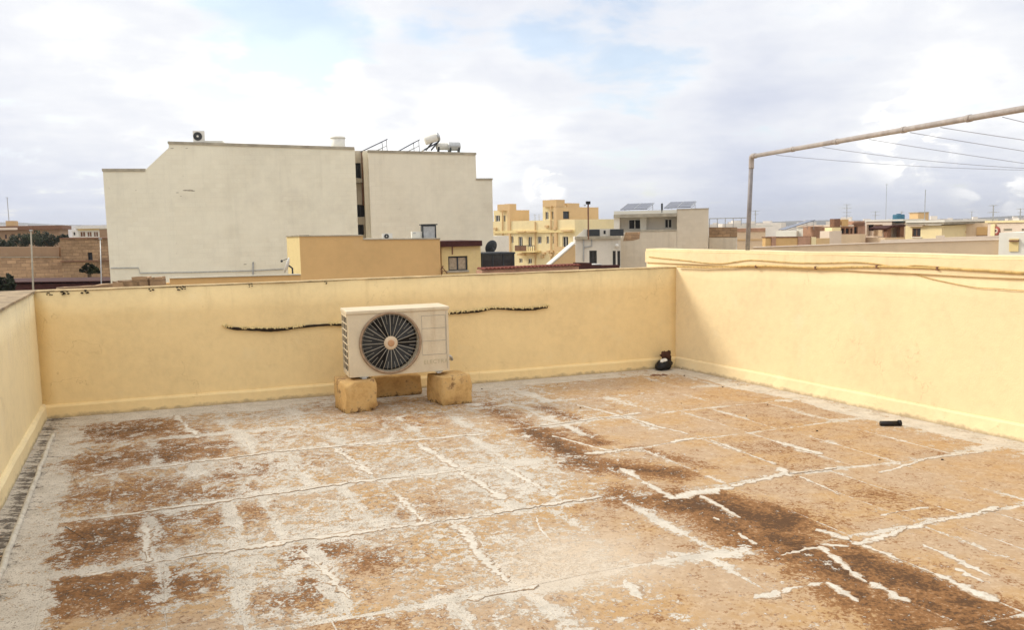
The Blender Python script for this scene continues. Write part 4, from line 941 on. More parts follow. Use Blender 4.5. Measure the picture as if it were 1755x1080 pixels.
# --- ochre washroom with cream annex, on the next roof
F = Fac('rooftop_room', 'ochre rooftop room with a stepped flat top and a pale left end', 'rooftop room', (514, 35), (755, 36.5))
F.poly('wall', [(513, 405), (622, 404), (622.3, 410.5), (754, 409.5)], 0, 3.0, m_ochre)
F.poly('coping', [(512.5, 405.2), (621, 404.2), (621, 402.4), (512.5, 403.4)], -.05, 2.9, m_edge, None, False)
F.poly('coping', [(622.5, 410.8), (754.5, 409.8), (754.5, 408), (622.5, 409)], -.05, 2.9, m_edge, None, False)
wroom = F
Fb = Fac('rooftop_room', 'narrow sunlit pale left face of the ochre room', 'rooftop room', (490.5, 35.9), (513, 34.98))
Fb.poly('wall', [(491, 405.5), (513, 404.5)], 0.0, .35, m_pale); Fb.poly('coping', [(489.8, 406), (513, 404.6), (513, 402.8), (489.8, 404)], -.05, .4, m_edge, None, False)  # left face of the ochre room, sunlight painted in as pale yellow
def cabinet(F, q, y, d, label):
    x0, x1, z0, z1 = F.r(q, y); p = F.A + F.d * x0 + F.n * y; w, h = x1 - x0, z1 - z0
    root = empty('glass_cabinet', label, 'cabinet', (p.x, p.y, z0 + GZ), math.atan2(F.d.y, F.d.x))
    t = .05
    for (a0, a1, b0, b1) in ((0, t, 0, h), (w - t, w, 0, h), (t, w - t, 0, t), (t, w - t, h - t, h)): link('frame_bar', bx(a0, a1, 0, d, b0, b1), m_bar, root)
    link('pane', bx(t, w - t, .04, .06, t, h - t), m_metal, root)
    link('top', bx(-.06, w + .06, -.05, d + .05, h + .002, h + .05), m_bar, root)
far_ac('small air conditioner on the step of the ochre room roof', wroom, (655, 400, 673, 411), .8, None)
x0, x1, z0, z1 = wroom.r((706, 397, 724, 411), 1.0); p = wroom.A + wroom.d * x0 + wroom.n
root = empty('white_cupboard', 'low white cupboard on the ochre room roof between air conditioner and glass cabinet', 'cupboard', (p.x, p.y, z0 + GZ), math.atan2(wroom.d.y, wroom.d.x))
link('carcass', bx(0, x1 - x0, 0, .4, 0, z1 - z0), m_whitew, root); link('door', bx(.03, (x1 - x0) - .03, -.02, -.002, .03, z1 - z0 - .12), m_whitew, root); link('vent', bx(.04, .16, -.02, -.002, z1 - z0 - .09, z1 - z0 - .04), m_metal, root)
cabinet(wroom, (723.5, 386, 748, 411), .9, .5, 'tall glazed cabinet with a dark top on the ochre room roof')
F = Fac('rooftop_room', 'pale yellow flat roofed room with a curtained window beside the ochre room', 'rooftop room', (756, 36.9), (826, 37.5))
F.front('wall', (756, 419, 825, 480), [(768, 439.5, 802, 464, 'window')], 0, .2, m_pale, 3.2, fr=m_bar, gl=m_curt, inset=.1)
F.box('roof_slab', (754.5, 414, 826.5, 421.5), -.25, 3.4, m_maroon)
F.box('sill', (766, 464.2, 804, 466), -.06, .02, m_edge)
bm = bmesh.new(); tube(bm, [Vector((F.at(775, 422)[0], -.03, F.at(775, 422)[1])), Vector((F.at(775, 436)[0], -.03, F.at(775, 436)[1]))], .03, 6); link('pipe', bm, m_rust, F.root)
x0, z0 = F.at(757, 469, -.5); p = F.A + F.d * x0 - F.n * .5; z1 = F.at(757, 456, -.5)[1]
root = empty('folding_chair', 'folded brown chair leaning by the corner of the pale yellow room', 'chair', (p.x, p.y, z0 + GZ), math.atan2(F.d.y, F.d.x)); h = z1 - z0
bm = bmesh.new(); tube(bm, [(.02, 0, 0), (.02, .05, h * .55)], .025, 6); tube(bm, [(.02, 0, h * .9), (.25, 0, 0)], .022, 6); link('leg', bm, m_wood, root)
link('seat', bx(0, .24, -.1, .1, h * .28, h * .33), m_wood, root); bm = bmesh.new(); tube(bm, [(.0, .1, h * .5), (.1, .1, h)], .03, 6); link('backrest', bm, m_wood, root)
def dish(label, px, py, Y, r, yaw, tilt, mat, py_base, group=None):
    c = atY(px, py, Y); b = atY(px + 6, py_base, Y)
    root = empty('satellite_dish', label, 'satellite dish', (c.x, c.y, b.z), R_(yaw), group); h = c.z - b.z
    bm = bmesh.new(); n = 20; rings = []
    for k in range(5):
        q = k / 4; rings.append([bm.verts.new((r * q * math.cos(2 * math.pi * i / n), r * q * math.sin(2 * math.pi * i / n), .22 * r * q * q)) for i in range(n)] if k else [bm.verts.new((0, 0, 0))])
    for i in range(n): bm.faces.new((rings[0][0], rings[1][i], rings[1][(i + 1) % n]))
    for a, b_ in zip(rings[1:], rings[2:]):
        for i in range(n): bm.faces.new((a[i], b_[i], b_[(i + 1) % n], a[(i + 1) % n]))
    ex = bmesh.ops.extrude_face_region(bm, geom=list(bm.faces)); 
    for v in ex['geom']:
        if isinstance(v, bmesh.types.BMVert): v.co.z -= .025
    mt = Matrix.Translation((0, 0, h)) @ Matrix.Rotation(R_(tilt), 4, 'Y')
    for v in bm.verts: v.co = mt @ v.co
    bmesh.ops.recalc_face_normals(bm, faces=list(bm.faces)); link('reflector', bm, mat, root, True)
    bm = bmesh.new(); tube(bm, [mt @ Vector((0, 0, -.03)), (.16, 0, h - .12), (.16, 0, 0)], .035, 6); link('bracket', bm, m_bar, root)
    bm = bmesh.new(); tube(bm, [mt @ Vector((r * .8, 0, .1)), mt @ Vector((r * .3, 0, r * .9))], .015, 5); e = mt @ Vector((r * .3, 0, r * .9)); bmesh.ops.create_icosphere(bm, subdivisions=1, radius=.06, matrix=Matrix.Translation(e)); link('receiver_arm', bm, m_bar, root)
dish('tilted white satellite dish at the left end of the ochre room', 494, 455, 33.5, .33, 8, -72, m_white, 476)
dish('dark satellite dish above the glass verandah', 843, 424, 41, .36, -50, -70, m_bar, 436)

# near neighbour parapets just over our back wall
F = Fac('neighbour_parapet', 'low ochre neighbour wall just behind the back wall, below the dish', 'wall', (232, 15), (515, 16.2))
F.poly('wall', [(291, 477.6), (420, 474.4), (516, 471.4)], 0, .3, m_ochre); F.poly('wall', [(236, 486), (290.6, 485.5)], .02, .3, m_ochre)
F.poly('coping', [(291, 477.8), (516, 471.6), (516, 470.4), (291, 476.6)], -.03, .33, m_edge, None, False)
for k, (px, py, w, lab) in enumerate(((212, 488, .15, 'dark rubble stone leftmost of the stones behind the back wall'), (226, 487, .18, 'flat dark rubble stone second from the left behind the back wall'), (244, 481, .12, 'upright grey rubble stone on the low wall behind the back wall'), (270, 481, .11, 'small brown upright stone on the low wall behind the back wall'))):
    p = atY(px, py, 14.6); bm = bmesh.new(); box(bm, -w, w, -.1, .1, -.6 if k < 2 else -.1, .06); bmesh.ops.subdivide_edges(bm, edges=list(bm.edges), cuts=2, use_grid_fill=True)
    for v in bm.verts: v.co += Vector((noise.noise(v.co * 5 + Vector((k, 0, 0))), 0, noise.noise(v.co * 6 + Vector((0, k, 0))))) * .04
    o = link('rubble_stone', bm, m_rubble, None, False, p); tag(o, lab, 'stone', 'rubble stones behind the back wall')
# clay tile strip
F = Fac('tiled_wall_top', 'strip of dark red clay tiles along a low wall behind the back wall', 'tiled wall', (826, 34), (992, 36.5))
F.poly('wall', [(826, 463.6), (992, 456.6)], 0, .5, m_redp)
n = 26; src = None
for k in range(n):
    x = F.L * (k + .5) / n; px = 826 + 166 * (k + .5) / n; z = F.at(px, 462.2 - 7 * (k + .5) / n)[1]
    if src is None:
        bm = bmesh.new(); w = F.L / n * .44; ar = [(w * math.cos(math.pi * q / 5), w * math.sin(math.pi * q / 5)) for q in range(6)]
        prism(bm, [(a, b) for a, b in ar], -.14, .56); bmesh.ops.recalc_face_normals(bm, faces=list(bm.faces)); src = link('roof_tile', bm, m_tile, F.root, False, (x, 0, z))
    else: inst(src, F.root, None, (x, 0, z))
# dark glass verandah
F = Fac('glass_verandah', 'dark glazed verandah with a flat frame beside the pale yellow room', 'verandah', (826, 38.5), (881, 39.2))
x0, x1, z0, z1 = F.r((826, 436, 881, 466))
link('roof', bx(x0 - .05, x1 + .05, -.08, 1.6, z1 - .02, z1 + .06), m_bar, F.root); link('base', bx(x0, x1, 0, 1.5, 0, z0 + .28), m_maroon, F.root)
for k in range(4):
    xa = x0 + (x1 - x0) * k / 3; link('frame_bar', bx(xa - .03, xa + .03, -.02, .05, z0 + .282, z1 - .022), m_bar, F.root)
for k in range(3):
    xa = x0 + (x1 - x0) * k / 3; link('pane', bx(xa + .032, xa + (x1 - x0) / 3 - .032, .0, .02, z0 + .282, z1 - .022), m_glass, F.root)
link('back_wall', bx(x0 + .01, x1 - .01, 1.3, 1.5, z0 + .282, z1 - .022), m_bar, F.root)

# --- yellow apartment house on its corner, sunlit front
F = Fac('apartment_house', 'cream yellow apartment house with balconies and twin doors in sunlight', 'building', (838, 96), (986, 88))
F.front('wall', (838, 380, 986, 480), [(873.5, 405, 880, 416.5), (888, 405.5, 896, 429, 'door'), (904.5, 405.5, 911.5, 423, 'door'), (920.5, 405, 928, 417.5), (936, 405, 941, 417.5), (947, 405, 951.5, 417.5), (963.5, 405, 974, 431, 'door'), (889.5, 443, 895.5, 450.5), (904.5, 443, 911.5, 452)], 0, .25, m_cream, 9, fr=m_white, inset=.14)
F.box('cornice', (845, 396, 985, 398), -.18, -.005, m_pale)
for q in ((884, 396.5, 898.5, 398), (902, 396.5, 917, 398), (961, 394, 978, 396.5), (886, 434.5, 898, 438), (903.5, 434.5, 916, 438)): F.box('canopy', q, -.55, -.19, m_tanw)
bal = F.box('balcony', (882, 430, 916.5, 432.5), -1.1, -.005, m_pale)
x0, x1, z0, z1 = F.r((882.5, 421.5, 916, 430), -1.1)
for k in range(10): link('rail_bar', bx(x0 + (x1 - x0) * k / 9 - .02, x0 + (x1 - x0) * k / 9 + .02, -1.08, -1.04, z0, z1), m_bar, bal)
link('hand_rail', bx(x0, x1, -1.10, -1.02, z1 + .002, z1 + .06), m_bar, bal)
for xa in (x0, x0 + (x1 - x0) * .27): link('rail_panel', bx(xa + .04 if xa > x0 else xa, xa + .9, -1.14, -1.11, z0, z1), m_wood, bal)
bal = F.box('balcony', (954, 431.5, 978, 433.5), -1.0, -.005, m_pale); x0, x1, z0, z1 = F.r((954, 423, 978, 431.5), -1.0)
link('rail_panel', bx(x0, x1, -1.0, -.96, z0, z1), m_tanw, bal)
for px, y0, y1 in ((917, 380, 456), (944, 352, 452), (861, 360, 404)):
    a, b = F.at(px, y0, -.1), F.at(px, y1, -.1); bm = bmesh.new(); tube(bm, [(a[0], -.1, a[1]), (b[0], -.1, b[1])], .07, 8); link('drain_pipe', bm, m_tanw, F.root)
bm = bmesh.new()
for px, py in ((850, 392), (933, 434), (941, 431), (947, 431), (938, 388), (952, 392), (930, 440), (946, 437)): x, z = F.at(px, py); box(bm, x - .2, x + .2, -.25, -.01, z - .12, z + .12)
o = link('meter_box', bm, m_tanw, F.root); o['kind'] = 'stuff'
# roof rooms with lit left faces and right faces painted tan for their shade
def roof_room(F, ql, xr, y0, holesL, depth, tank=None, extra=None):
    F.front('roof_room', ql, holesL, y0, .2, m_cream, depth, down=False, inset=.12)
roof_room(F, (846, 361, 874, 383), 0, .4, [(848.5, 369, 857, 380), (862, 369, 866.5, 380)], 3.0)
roof_room(F, (930, 353, 956, 383), 0, .4, [(934, 363, 940, 376), (945, 362.5, 949.5, 376)], 3.0)
F.box('water_tank_box', (865, 349.5, 873.5, 361.5), 1.0, 2.2, m_tanw); F.box('water_tank_box', (945, 342.5, 953, 353.5), 1.0, 2.4, m_tanw)
cornF = F
G2 = Fac('rooftop_room', 'shaded tan side of a roof room with a dark window and a tank on the yellow house', 'rooftop room', (953.5, 89.4), (1027, 95.6), None, -2.0)
G2.front('wall', (953.5, 354.5, 1026, 392), [(965, 362, 976, 375)], 0, .2, m_tanw, .4, fr=m_bar, inset=.1)  # right face of the cream roof room, its shade painted as tan
G2.box('tank_room', (953.5, 342, 968, 354), .1, 2, m_tanw); G2.box('tank_room', (972.5, 348, 993, 355), .1, 2, m_tanw)
G3 = Fac('rooftop_room', 'shaded tan side of a roof room with a box tank at the left of the yellow house', 'rooftop room', (873.5, 93.7), (908, 96.4), None, -2.0)
G3.poly('wall', [(873.5, 360.5), (907, 360)], 0, .4, m_tanw); G3.box('tank_room', (873.5, 349.5, 884, 360.5), .1, 2, m_tanw)  # right face of the other roof room, shade put in as tan
F = Fac('grey_wall_house', 'plain grey house end between the big block and the yellow house', 'building', (843, 70), (872, 72))
F.poly('wall', [(842, 405), (872, 404)], 0, 6, m_grey)
antenna('thin roof mast between the two roof rooms of the yellow house', 917, 367, 381, 94, [(.9, .3)], 1, 'masts on the yellow house', .03)
antenna('second thin roof mast right of the first on the yellow house', 924, 367, 381, 94, [(.7, .4)], 1, 'masts on the yellow house', .03)

# --- stair wall, grey house
F = Fac('stair_wall', 'brown sloping stair wall with a white top edge beside the grey house', 'wall', (944, 62), (987, 63))
F.poly('wall', [(943, 456), (985, 419), (986, 419)], 0, .5, m_tanw); 
a, b = F.at(942, 455.5), F.at(985.5, 417.5); bm = bmesh.new(); prism(bm, [(a[0], a[1]), (b[0], b[1]), (b[0], b[1] + .12), (a[0], a[1] + .12)], -.06, .55); bmesh.ops.recalc_face_normals(bm, faces=list(bm.faces)); link('coping', bm, m_white, F.root)
F = Fac('grey_house', 'low grey white house front with dark doors and two balcony railings', 'building', (986, 66.4), (1065, 66.2))
F.front('wall', (986, 407, 1064, 480), [(1010, 429.5, 1023, 456, 'door'), (1050, 430, 1055.5, 456, 'door'), (1058, 430, 1063, 456, 'door')], 0, .22, m_grey, 8, fr=m_bar, inset=.08)
F.box('cornice', (985, 405.5, 1064, 409), -.25, -.004, m_edge)
F.box('parapet', (1000, 393, 1062, 405), .3, .6, m_grey, None, False)
F.poly('left_gable', [(986, 407), (1000, 394.5), (1000.5, 394.5)], .3, .7, m_grey)
for q in ((1006, 393.5, 1028, 404.5), (1045.5, 393, 1069, 404)): 
    rp = F.box('railing', q, .05, .12, m_bar)
F.box('wall_opening', (1034.5, 395, 1038, 401), .26, .31, m_dark)
bm = bmesh.new(); tube(bm, [Vector((F.at(px, py)[0], -.06, F.at(px, py)[1])) for px, py in ((1014, 406), (1014, 422), (1000, 424))], .05, 6); link('pipe', bm, m_metal, F.root)
bm = bmesh.new(); tube(bm, [Vector((F.at(px, py)[0], -.06, F.at(px, py)[1])) for px, py in ((1000, 409), (1000, 448))], .06, 6); link('pipe', bm, m_metal, F.root)
x, z = F.at(1057, 421); bm = bmesh.new(); bmesh.ops.create_icosphere(bm, subdivisions=2, radius=.16, matrix=Matrix.Translation((x, -.2, z))); link('wall_lamp', bm, m_white, F.root, True)
F = Fac('roof_box', 'small pale box on the low roof before the grey house', 'box', (1015, 45), (1031, 45.3)); F.poly('body', [(1015, 454), (1031, 453.6)], 0, .6, m_whitew); F.poly('lid', [(1014.5, 454), (1031.5, 453.5), (1031.5, 452.2), (1014.5, 452.8)], -.05, .65, m_white, None, False)
F = Fac('dark_low_wall', 'dark low roof edge between the tile strip and the pale box', 'wall', (990, 44), (1060, 45.5)); F.poly('wall', [(988, 450), (1014, 450.5), (1014.4, 455), (1062, 454)], 0, .3, m_maroon)
# mast with a black box
a = atY(1008.5, 404, 64); b = atY(1008.5, 346, 64); root = empty('antenna_pole', 'dark pole with a black box on top in front of the grey house', 'pole', a); h = b.z - a.z
bm = bmesh.new(); tube(bm, [(0, 0, -.3), (0, 0, h)], .06, 8); link('mast', bm, m_rust, root); link('head_box', bx(-.17, .17, -.15, .15, h - .18, h + .05), m_black, root); link('bracket', bx(-.34, -.18, -.04, .04, h - .30, h - .2), m_metal, root)

# --- tall stained house with terraces and solar panels
F = Fac('terrace_house', 'stained grey house with a covered terrace and two solar panels on top', 'building', (1052, 68.2), (1215, 66.8))
F.poly('lower_wall', [(1063.5, 409), (1072, 397), (1160, 395.5)], .0, 9, m_grey2)
F.poly('tall_wall', [(1160.3, 359), (1214.5, 357.5)], -.02, 9, m_grey2)
F.poly('tall_wall_trim', [(1160, 359.4), (1215, 357.8), (1215, 356.4), (1160, 358)], -.08, .4, m_edge, None, False)
F.front('terrace_wall', (1053, 372, 1160, 397), [(1077, 376, 1099, 393), (1139, 375, 1152, 391)], 1.6, .2, m_grey, 5, down=False, fr=m_white, gl=m_dark, inset=.08)
F.box('roof_fascia', (1052, 362, 1160, 371), -.05, 6, m_whitew)
F.box('roof_fascia_lip', (1051.5, 367.5, 1160, 370.8), -.2, -.055, m_edge)
F.box('terrace_pier', (1052, 370, 1062, 397), .1, 1.55, m_grey); F.box('terrace_parapet', (1097, 394, 1160, 396), -.05, .15, m_edge); F.box('terrace_pier', (1097, 371.5, 1108, 394), 1.0, 1.55, m_whitew)
F.poly('stone_patch', [(1068, 413), (1072, 398), (1097, 397.5), (1096, 409), (1085, 412)], -.03, .0, m_ashlar, None, False)
g = 'solar panels on the terrace house'
for q, lab in (((1063, 360, 1108, 348), 'solar panel over the covered terrace, left of the pair'), ((1138, 357, 1181, 345), 'solar panel over the tall wall, right of the pair')):
    a, z0 = F.at(q[0], q[1], .6); p = F.A + F.d * a + F.n * .6
    b_, z1 = F.at(q[2], q[3], 1.4); w = (b_ - a) * 1.08; hgt = (z1 - z0) * .95
    solar_panel('solar_panel', lab, (p.x, p.y, z0 + GZ), w, 2.1, math.asin(min(.9, hgt / 2.1)), math.atan2(F.d.y, F.d.x) - R_(16), g)
a = atY(1134.5, 360, 67.5); bm = bmesh.new(); tube(bm, [(0, 0, -.2), (0, 0, .55)], .08, 8); tag(link('vent_pipe', bm, m_bar, None, False, a), 'short black vent pipe standing between the two solar panels', 'pipe')
F = Fac('low_stone_house', 'low brown topped house wall with a metal roof railing', 'building', (1215, 70), (1264, 69.5))
F.poly('wall', [(1215.5, 407), (1262.5, 406.5)], 0, 6, m_grey2); F.poly('top_course', [(1215.5, 389.5), (1263.5, 389.5), (1263.5, 406.3), (1215.5, 406.8)], -.04, 1.0, m_rubble, None, False)
x0, x1, z0, z1 = F.r((1216, 374.5, 1284, 389), 1.2)
rr = empty('roof_railing', 'thin metal railing on the low brown topped roof', 'railing', F.root.matrix_basis @ Vector((0, 0, 0)), F.root.rotation_euler.z); rr.location = F.root.location
for k in range(6): x = x0 + (x1 - x0) * k / 5; bm = bmesh.new(); tube(bm, [(x, 1.2, z0), (x, 1.2, z1)], .035, 6); link('post', bm, m_metal, rr)
bm = bmesh.new(); tube(bm, [(x0, 1.2, z1), (x1, 1.2, z1)], .04, 6); link('top_rail', bm, m_metal, rr)

# --- right: roofs behind the taller parapet
F = Fac('beige_wall', 'long plain beige wall just behind the right parapet', 'wall', (1100, 24), (1716, 20.5))
F.poly('wall', [(1290, 424.5), (1500, 417), (1715, 411)], 0, .25, m_beige); F.poly('coping', [(1290, 424.9), (1500, 417.4), (1715, 411.4), (1715, 410), (1500, 416), (1290, 423.6)], -.03, .28, m_pinkw, None, False)
F = Fac('white_roof_hut', 'small white roof hut with a panel door at the right edge', 'rooftop room', (1713, 20.4), (1800, 19.6))
F.poly('wall', [(1712.5, 399), (1800, 397.5)], 0, 2.2, m_whitew); F.box('door', (1730, 409, 1745, 431), -.03, -.004, m_pale); F.box('door_hood', (1729, 411.5, 1744.5, 414), -.1, -.005, m_rust)
F = Fac('tan_house', 'tan flat house with a red brown band behind the pipe post', 'building', (1263, 60.6), (1313, 60))
F.poly('wall', [(1263.5, 392), (1312, 391)], 0, 6, m_beige); F.box('band', (1263.5, 391.5, 1312, 396.5), -.06, -.004, m_redp); F.box('ledge', (1263.5, 410, 1312, 411.6), -.05, -.004, m_tanw); F.box('roof_edge', (1263, 386.5, 1324, 388.5), -.1, 2, m_whitew)
F = Fac('ochre_wall', 'ochre yard walls of warm stone with pale end piers', 'wall', (1312, 52), (1430, 53))
F.poly('wall', [(1312, 407.5), (1390, 406.5)], 0, .4, m_ochre); F.poly('pier', [(1323, 405.5), (1330, 405.3)], -.1, .45, m_redp); F.poly('wall', [(1368, 406), (1389, 406)], -.06, -.005, m_redp); F.poly('pier', [(1391, 406.5), (1399, 406.3)], -.1, .45, m_cream); F.poly('wall', [(1399.3, 408.5), (1422, 408)], .0, .4, m_tanw)
F.poly('coping', [(1312, 407.8), (1390, 406.9), (1390, 405), (1312, 406)], -.05, .45, m_wood, None, False)
F = Fac('pale_house', 'pale house with a small door behind the tilted solar panel', 'building', (1380, 80), (1428, 77.6))
F.front('wall', (1366, 388, 1425, 420), [(1397, 394, 1403.5, 402, 'door')], 0, .2, m_whitew, 6, fr=m_metal, gl=m_grey2, cross=False)
F.box('roof_edge', (1365, 386.5, 1425.5, 388.4), -.1, 3, m_pinkw)
F.box('annex', (1330, 396, 1365, 404), -.3, 2, m_whitew, None, True)
a, z0 = F.at(1334, 394, -3); p = F.A + F.d * a - F.n * 3
b_, z1 = F.at(1388, 378, -3)
solar_panel('solar_panel', 'lone long solar panel tilted to the right before the pale house', (p.x, p.y, z0 + GZ), 2.1, 2.9, R_(17), math.atan2(F.d.y, F.d.x) - R_(38), None)
F = Fac('stone_pier', 'pale stone tower pier with a dark chimney left of the terrace', 'pier', (1424, 74), (1440, 74.3))
F.poly('shaft', [(1426, 390), (1441, 389.5)], 0, 1, m_cream); F.box('base', (1421.5, 396, 1442, 416), -.2, 1.1, m_pinkw, None, True); F.box('chimney', (1430, 375, 1440, 388.5), .1, .7, m_rust); F.box('chimney_cap', (1443, 376, 1454, 387), .2, .8, m_ochre)
F = Fac('terracotta_house', 'reddish house with a dark pergola terrace', 'building', (1440, 75), (1483, 76))
F.front('wall', (1440, 387.5, 1482, 430), [(1442, 391, 1448, 400.5), (1449.5, 391, 1456, 400.5), (1457.5, 391, 1461, 400.5), (1464, 388.5, 1470, 400.5, 'door')], 0, .3, m_redp, 5, fr=m_wood, gl=m_dark, cross=False)
F.box('roof_slab', (1439, 385.5, 1463, 388), -.3, 2, m_pinkw); F.box('upper_room', (1463, 379, 1482, 387), .1, 2, m_redp); F.box('terrace_front', (1439.5, 402, 1483, 416), -.4, -.005, m_beige, None, True)
F.box('eaves', (1462.5, 382, 1482.5, 386), -.15, .05, m_rust)
F = Fac('cream_house', 'cream flat house with a wide open loggia', 'building', (1483, 78.2), (1530, 75.6))
F.front('wall', (1483.5, 378, 1527, 430), [(1485.5, 385, 1497, 404.5, 'open'), (1497.3, 385, 1512, 404.5, 'open')], 0, .3, m_pinkw, 5)
F.box('loggia_back', (1485.5, 385, 1496, 395), .3, .33, m_dark, None, False, 0); F.box('loggia_side', (1497.5, 385, 1512, 404.5), .28, .34, m_beige, None, False, 0)
F.box('roof_edge', (1483, 377, 1548, 378.6), -.1, 3, m_whitew); F.box('side_wall', (1527.3, 383, 1548, 430), .5, 4, m_pinkw, None, True)
bm = bmesh.new(); F.box('low_wall', (1481, 411, 1510, 416.5), -1.2, -.9, m_rust, None, True)
F = Fac('awning', 'brown roofed lean to on two thick posts beside the cream house', 'lean-to', (1518, 74.5), (1552, 75))
F.poly('roof', [(1519, 391), (1530, 386.5), (1552, 385), (1552, 388), (1531, 389.5), (1520, 394)], -.2, 2.2, m_maroon, None, False)
F.box('post', (1521, 391, 1527, 409), 0, .5, m_rust); F.box('post', (1543, 388, 1549, 408), 0, .5, m_rust); F.box('floor_slab', (1516, 407.5, 1556, 412), -.4, 3, m_beige, None, True)
F = Fac('cream_house', 'cream house with a brown four pane window and long roof slab', 'building', (1552, 73.2), (1614, 69.8))
F.front('wall', (1552, 387, 1613, 430), [(1563.5, 391, 1577.5, 406)], 0, .25, m_cream, 6, fr=m_wood, inset=.05)
F.box('roof_slab', (1552, 381, 1618, 384.5), -.4, 6, m_edge); F.box('roof_top', (1552, 378.5, 1619, 380.6), -.5, 6, m_whitew); F.box('window_hood', (1556, 386, 1581, 388), -.3, -.005, m_pinkw); F.box('sill', (1562, 406.2, 1579, 407.6), -.1, -.005, m_white)
bm = bmesh.new(); x0, z0 = F.at(1540, 378, 1.5); z1 = F.at(1540, 366.5, 1.5)[1]; r = .52; p = F.A + F.d * x0 + F.n * 1.5
root = empty('water_tank', 'round blue plastic water tank on the roof between the cream houses', 'water tank', (p.x, p.y, z0 + GZ - .15))
lathe(bm, [(r * .95, 0), (r, .05), (r, z1 - z0), (r * .93, z1 - z0 + .1)], 22); link('drum', bm, m_blue, root, True); bm = bmesh.new(); lathe(bm, [(r * .4, z1 - z0 + .101), (r * .38, z1 - z0 + .17)], 14); link('lid', bm, m_blue, root, True)
F2 = Fac('chimney_room', 'square brown chimney room on the roof of the window house', 'chimney', (1573, 78), (1592.5, 78.5), None, .8)
F2.poly('body', [(1573.5, 364.5), (1592, 364)], 0, 1.0, m_tanw); F2.poly('cap', [(1573, 365), (1592.5, 364.5), (1592.5, 363), (1573, 363.5)], -.05, 1.05, m_edge, None, False)
F = Fac('beige_house', 'wide beige windowless house right of the window house', 'building', (1612, 72), (1695, 70))
F.poly('wall', [(1613.5, 383), (1693, 382)], 0, 6, m_beige); F.box('ledge', (1622, 396.5, 1656, 399), -.08, -.005, m_tanw); F.box('board', (1674, 389, 1692, 403), -.12, -.005, m_ochre); F.box('board_foot', (1673.5, 403.2, 1694, 404.6), -.14, -.005, m_rust)
F = Fac('low_roof_wall', 'low pinkish roof wall with small blocks before the beige house', 'wall', (1500, 40), (1712, 37)); F.poly('wall', [(1509, 411.5), (1604, 408.5), (1604.2, 404), (1617, 403.5), (1617.2, 407), (1712, 404)], 0, .4, m_pinkw)
F = Fac('cream_house', 'cream house with slit windows and a round red emblem at the right edge', 'building', (1693, 62.5), (1800, 57))
F.front('wall', (1693.5, 380, 1800, 430), [(1720, 392, 1734.5, 396), (1751, 392, 1766, 396)], 0, .2, m_pinkw, 6, fr=m_edge, cross=False, inset=.05); F.box('roof_edge', (1688, 378.5, 1800, 380.3), -.12, 4, m_cream); F.box('pilaster', (1698, 384, 1703, 430), -.15, -.005, m_cream, None, True)
x, z = F.at(1708.5, 395.5); s = F.at(1714.5, 395.5)[0] - x
mt = Matrix.Translation((x, -.02, z)) @ Matrix.Rotation(R_(90), 4, 'X')
em = link('emblem', (lambda b: (lathe(b, [(s, 0), (s, .05), (s * .86, .07)], 24, mt), b)[1])(bmesh.new()), m_red, F.root)
link('emblem_ring', (lambda b: (lathe(b, [(s * .55, .071), (s * .5, .08)], 20, mt), b)[1])(bmesh.new()), m_pinkw, em); link('emblem_centre', (lambda b: (lathe(b, [(s * .26, .081), (s * .22, .09)], 14, mt), b)[1])(bmesh.new()), m_maroon, em)

antenna('small T shaped antenna right of the pipe post', 1294.5, 360.5, 388, 66, [(.97, .5), (.75, .3)], 1.0)
antenna('tall faint comb antenna above the terracotta house', 1451, 350, 378, 80, [(.98, .5), (.75, .6), (.5, .6), (.3, .5)], 1.2)
antenna('small ring antenna above the open loggia', 1500, 362, 378, 80, [(.95, .7), (.55, .8)], 1.0)
antenna('very tall thin mast left of the blue tank', 1518, 315, 378, 85, [(.98, .25)], 1.0, thick=.02)
antenna('very tall thin mast through the brown chimney room', 1584, 325, 392, 73, [(.99, .1)], 1.0, thick=.03)
antenna('stub antenna standing behind the blue tank', 1545, 362, 378, 80, [(.9, .4)], .8)
antenna('large crossed antenna above the red emblem', 1701.5, 351.5, 381, 62, [(.98, .45), (.58, .62), (.2, .7)], 1.0, thick=.045)
antenna('short crossed antenna at the right edge of the photo', 1748, 357, 381, 64, [(.96, .5), (.7, .3)], 1.0)
antenna('faint thin antenna before the far hillside town', 1665, 362, 381, 76, [(.95, .3)], 1.0, thick=.025)

# --- left: old walls, pole, trees
F = Fac('stone_wall', 'long old brown stone wall with a paler top course at the left', 'wall', (-60, 72), (240, 74))
F.poly('wall', [(-60, 441.5), (240, 440)], 0, 1, m_ashlar); F.poly('upper_course', [(-60, 423.5), (101, 423), (101, 441), (-60, 441.8)], .1, 1, m_brownw, None, False)
F.poly('string_course', [(-60, 442), (103, 441.3), (103, 440.2), (-60, 440.8)], -.1, .09, m_edge, None, False)
F = Fac('stone_house', 'square rubble stone house with a dark window beside the big block', 'building', (102, 71.5), (240, 72.5))
F.front('wall', (102.5, 409, 240, 470), [(150, 433, 159, 446)], 0, .4, m_rubble, 6, fr=m_bar, gl=m_dark, cross=False); F.poly('roof_edge', [(102, 409.5), (240, 408.5), (240, 406.5), (102, 407.5)], -.15, 5, m_rust, None, False)
F.poly('ledge', [(103, 449), (240, 446.5), (240, 445), (103, 447.2)], -.2, -.005, m_rust, None, False)
F = Fac('brown_villa', 'long low brown villa with a flat roof and small tower on the left skyline', 'building', (-60, 108), (107, 112))
F.front('wall', (-60, 392, 104, 425), [(19, 401, 24, 408), (30, 400, 35, 407), (8, 402, 12, 409), (78, 398, 84, 404)], 0, .3, m_brownw, 8, fr=m_wood, inset=.1); F.box('wall_panel', (18, 396, 38, 411.5), -.12, -.004, m_ochre, None, True) if False else None
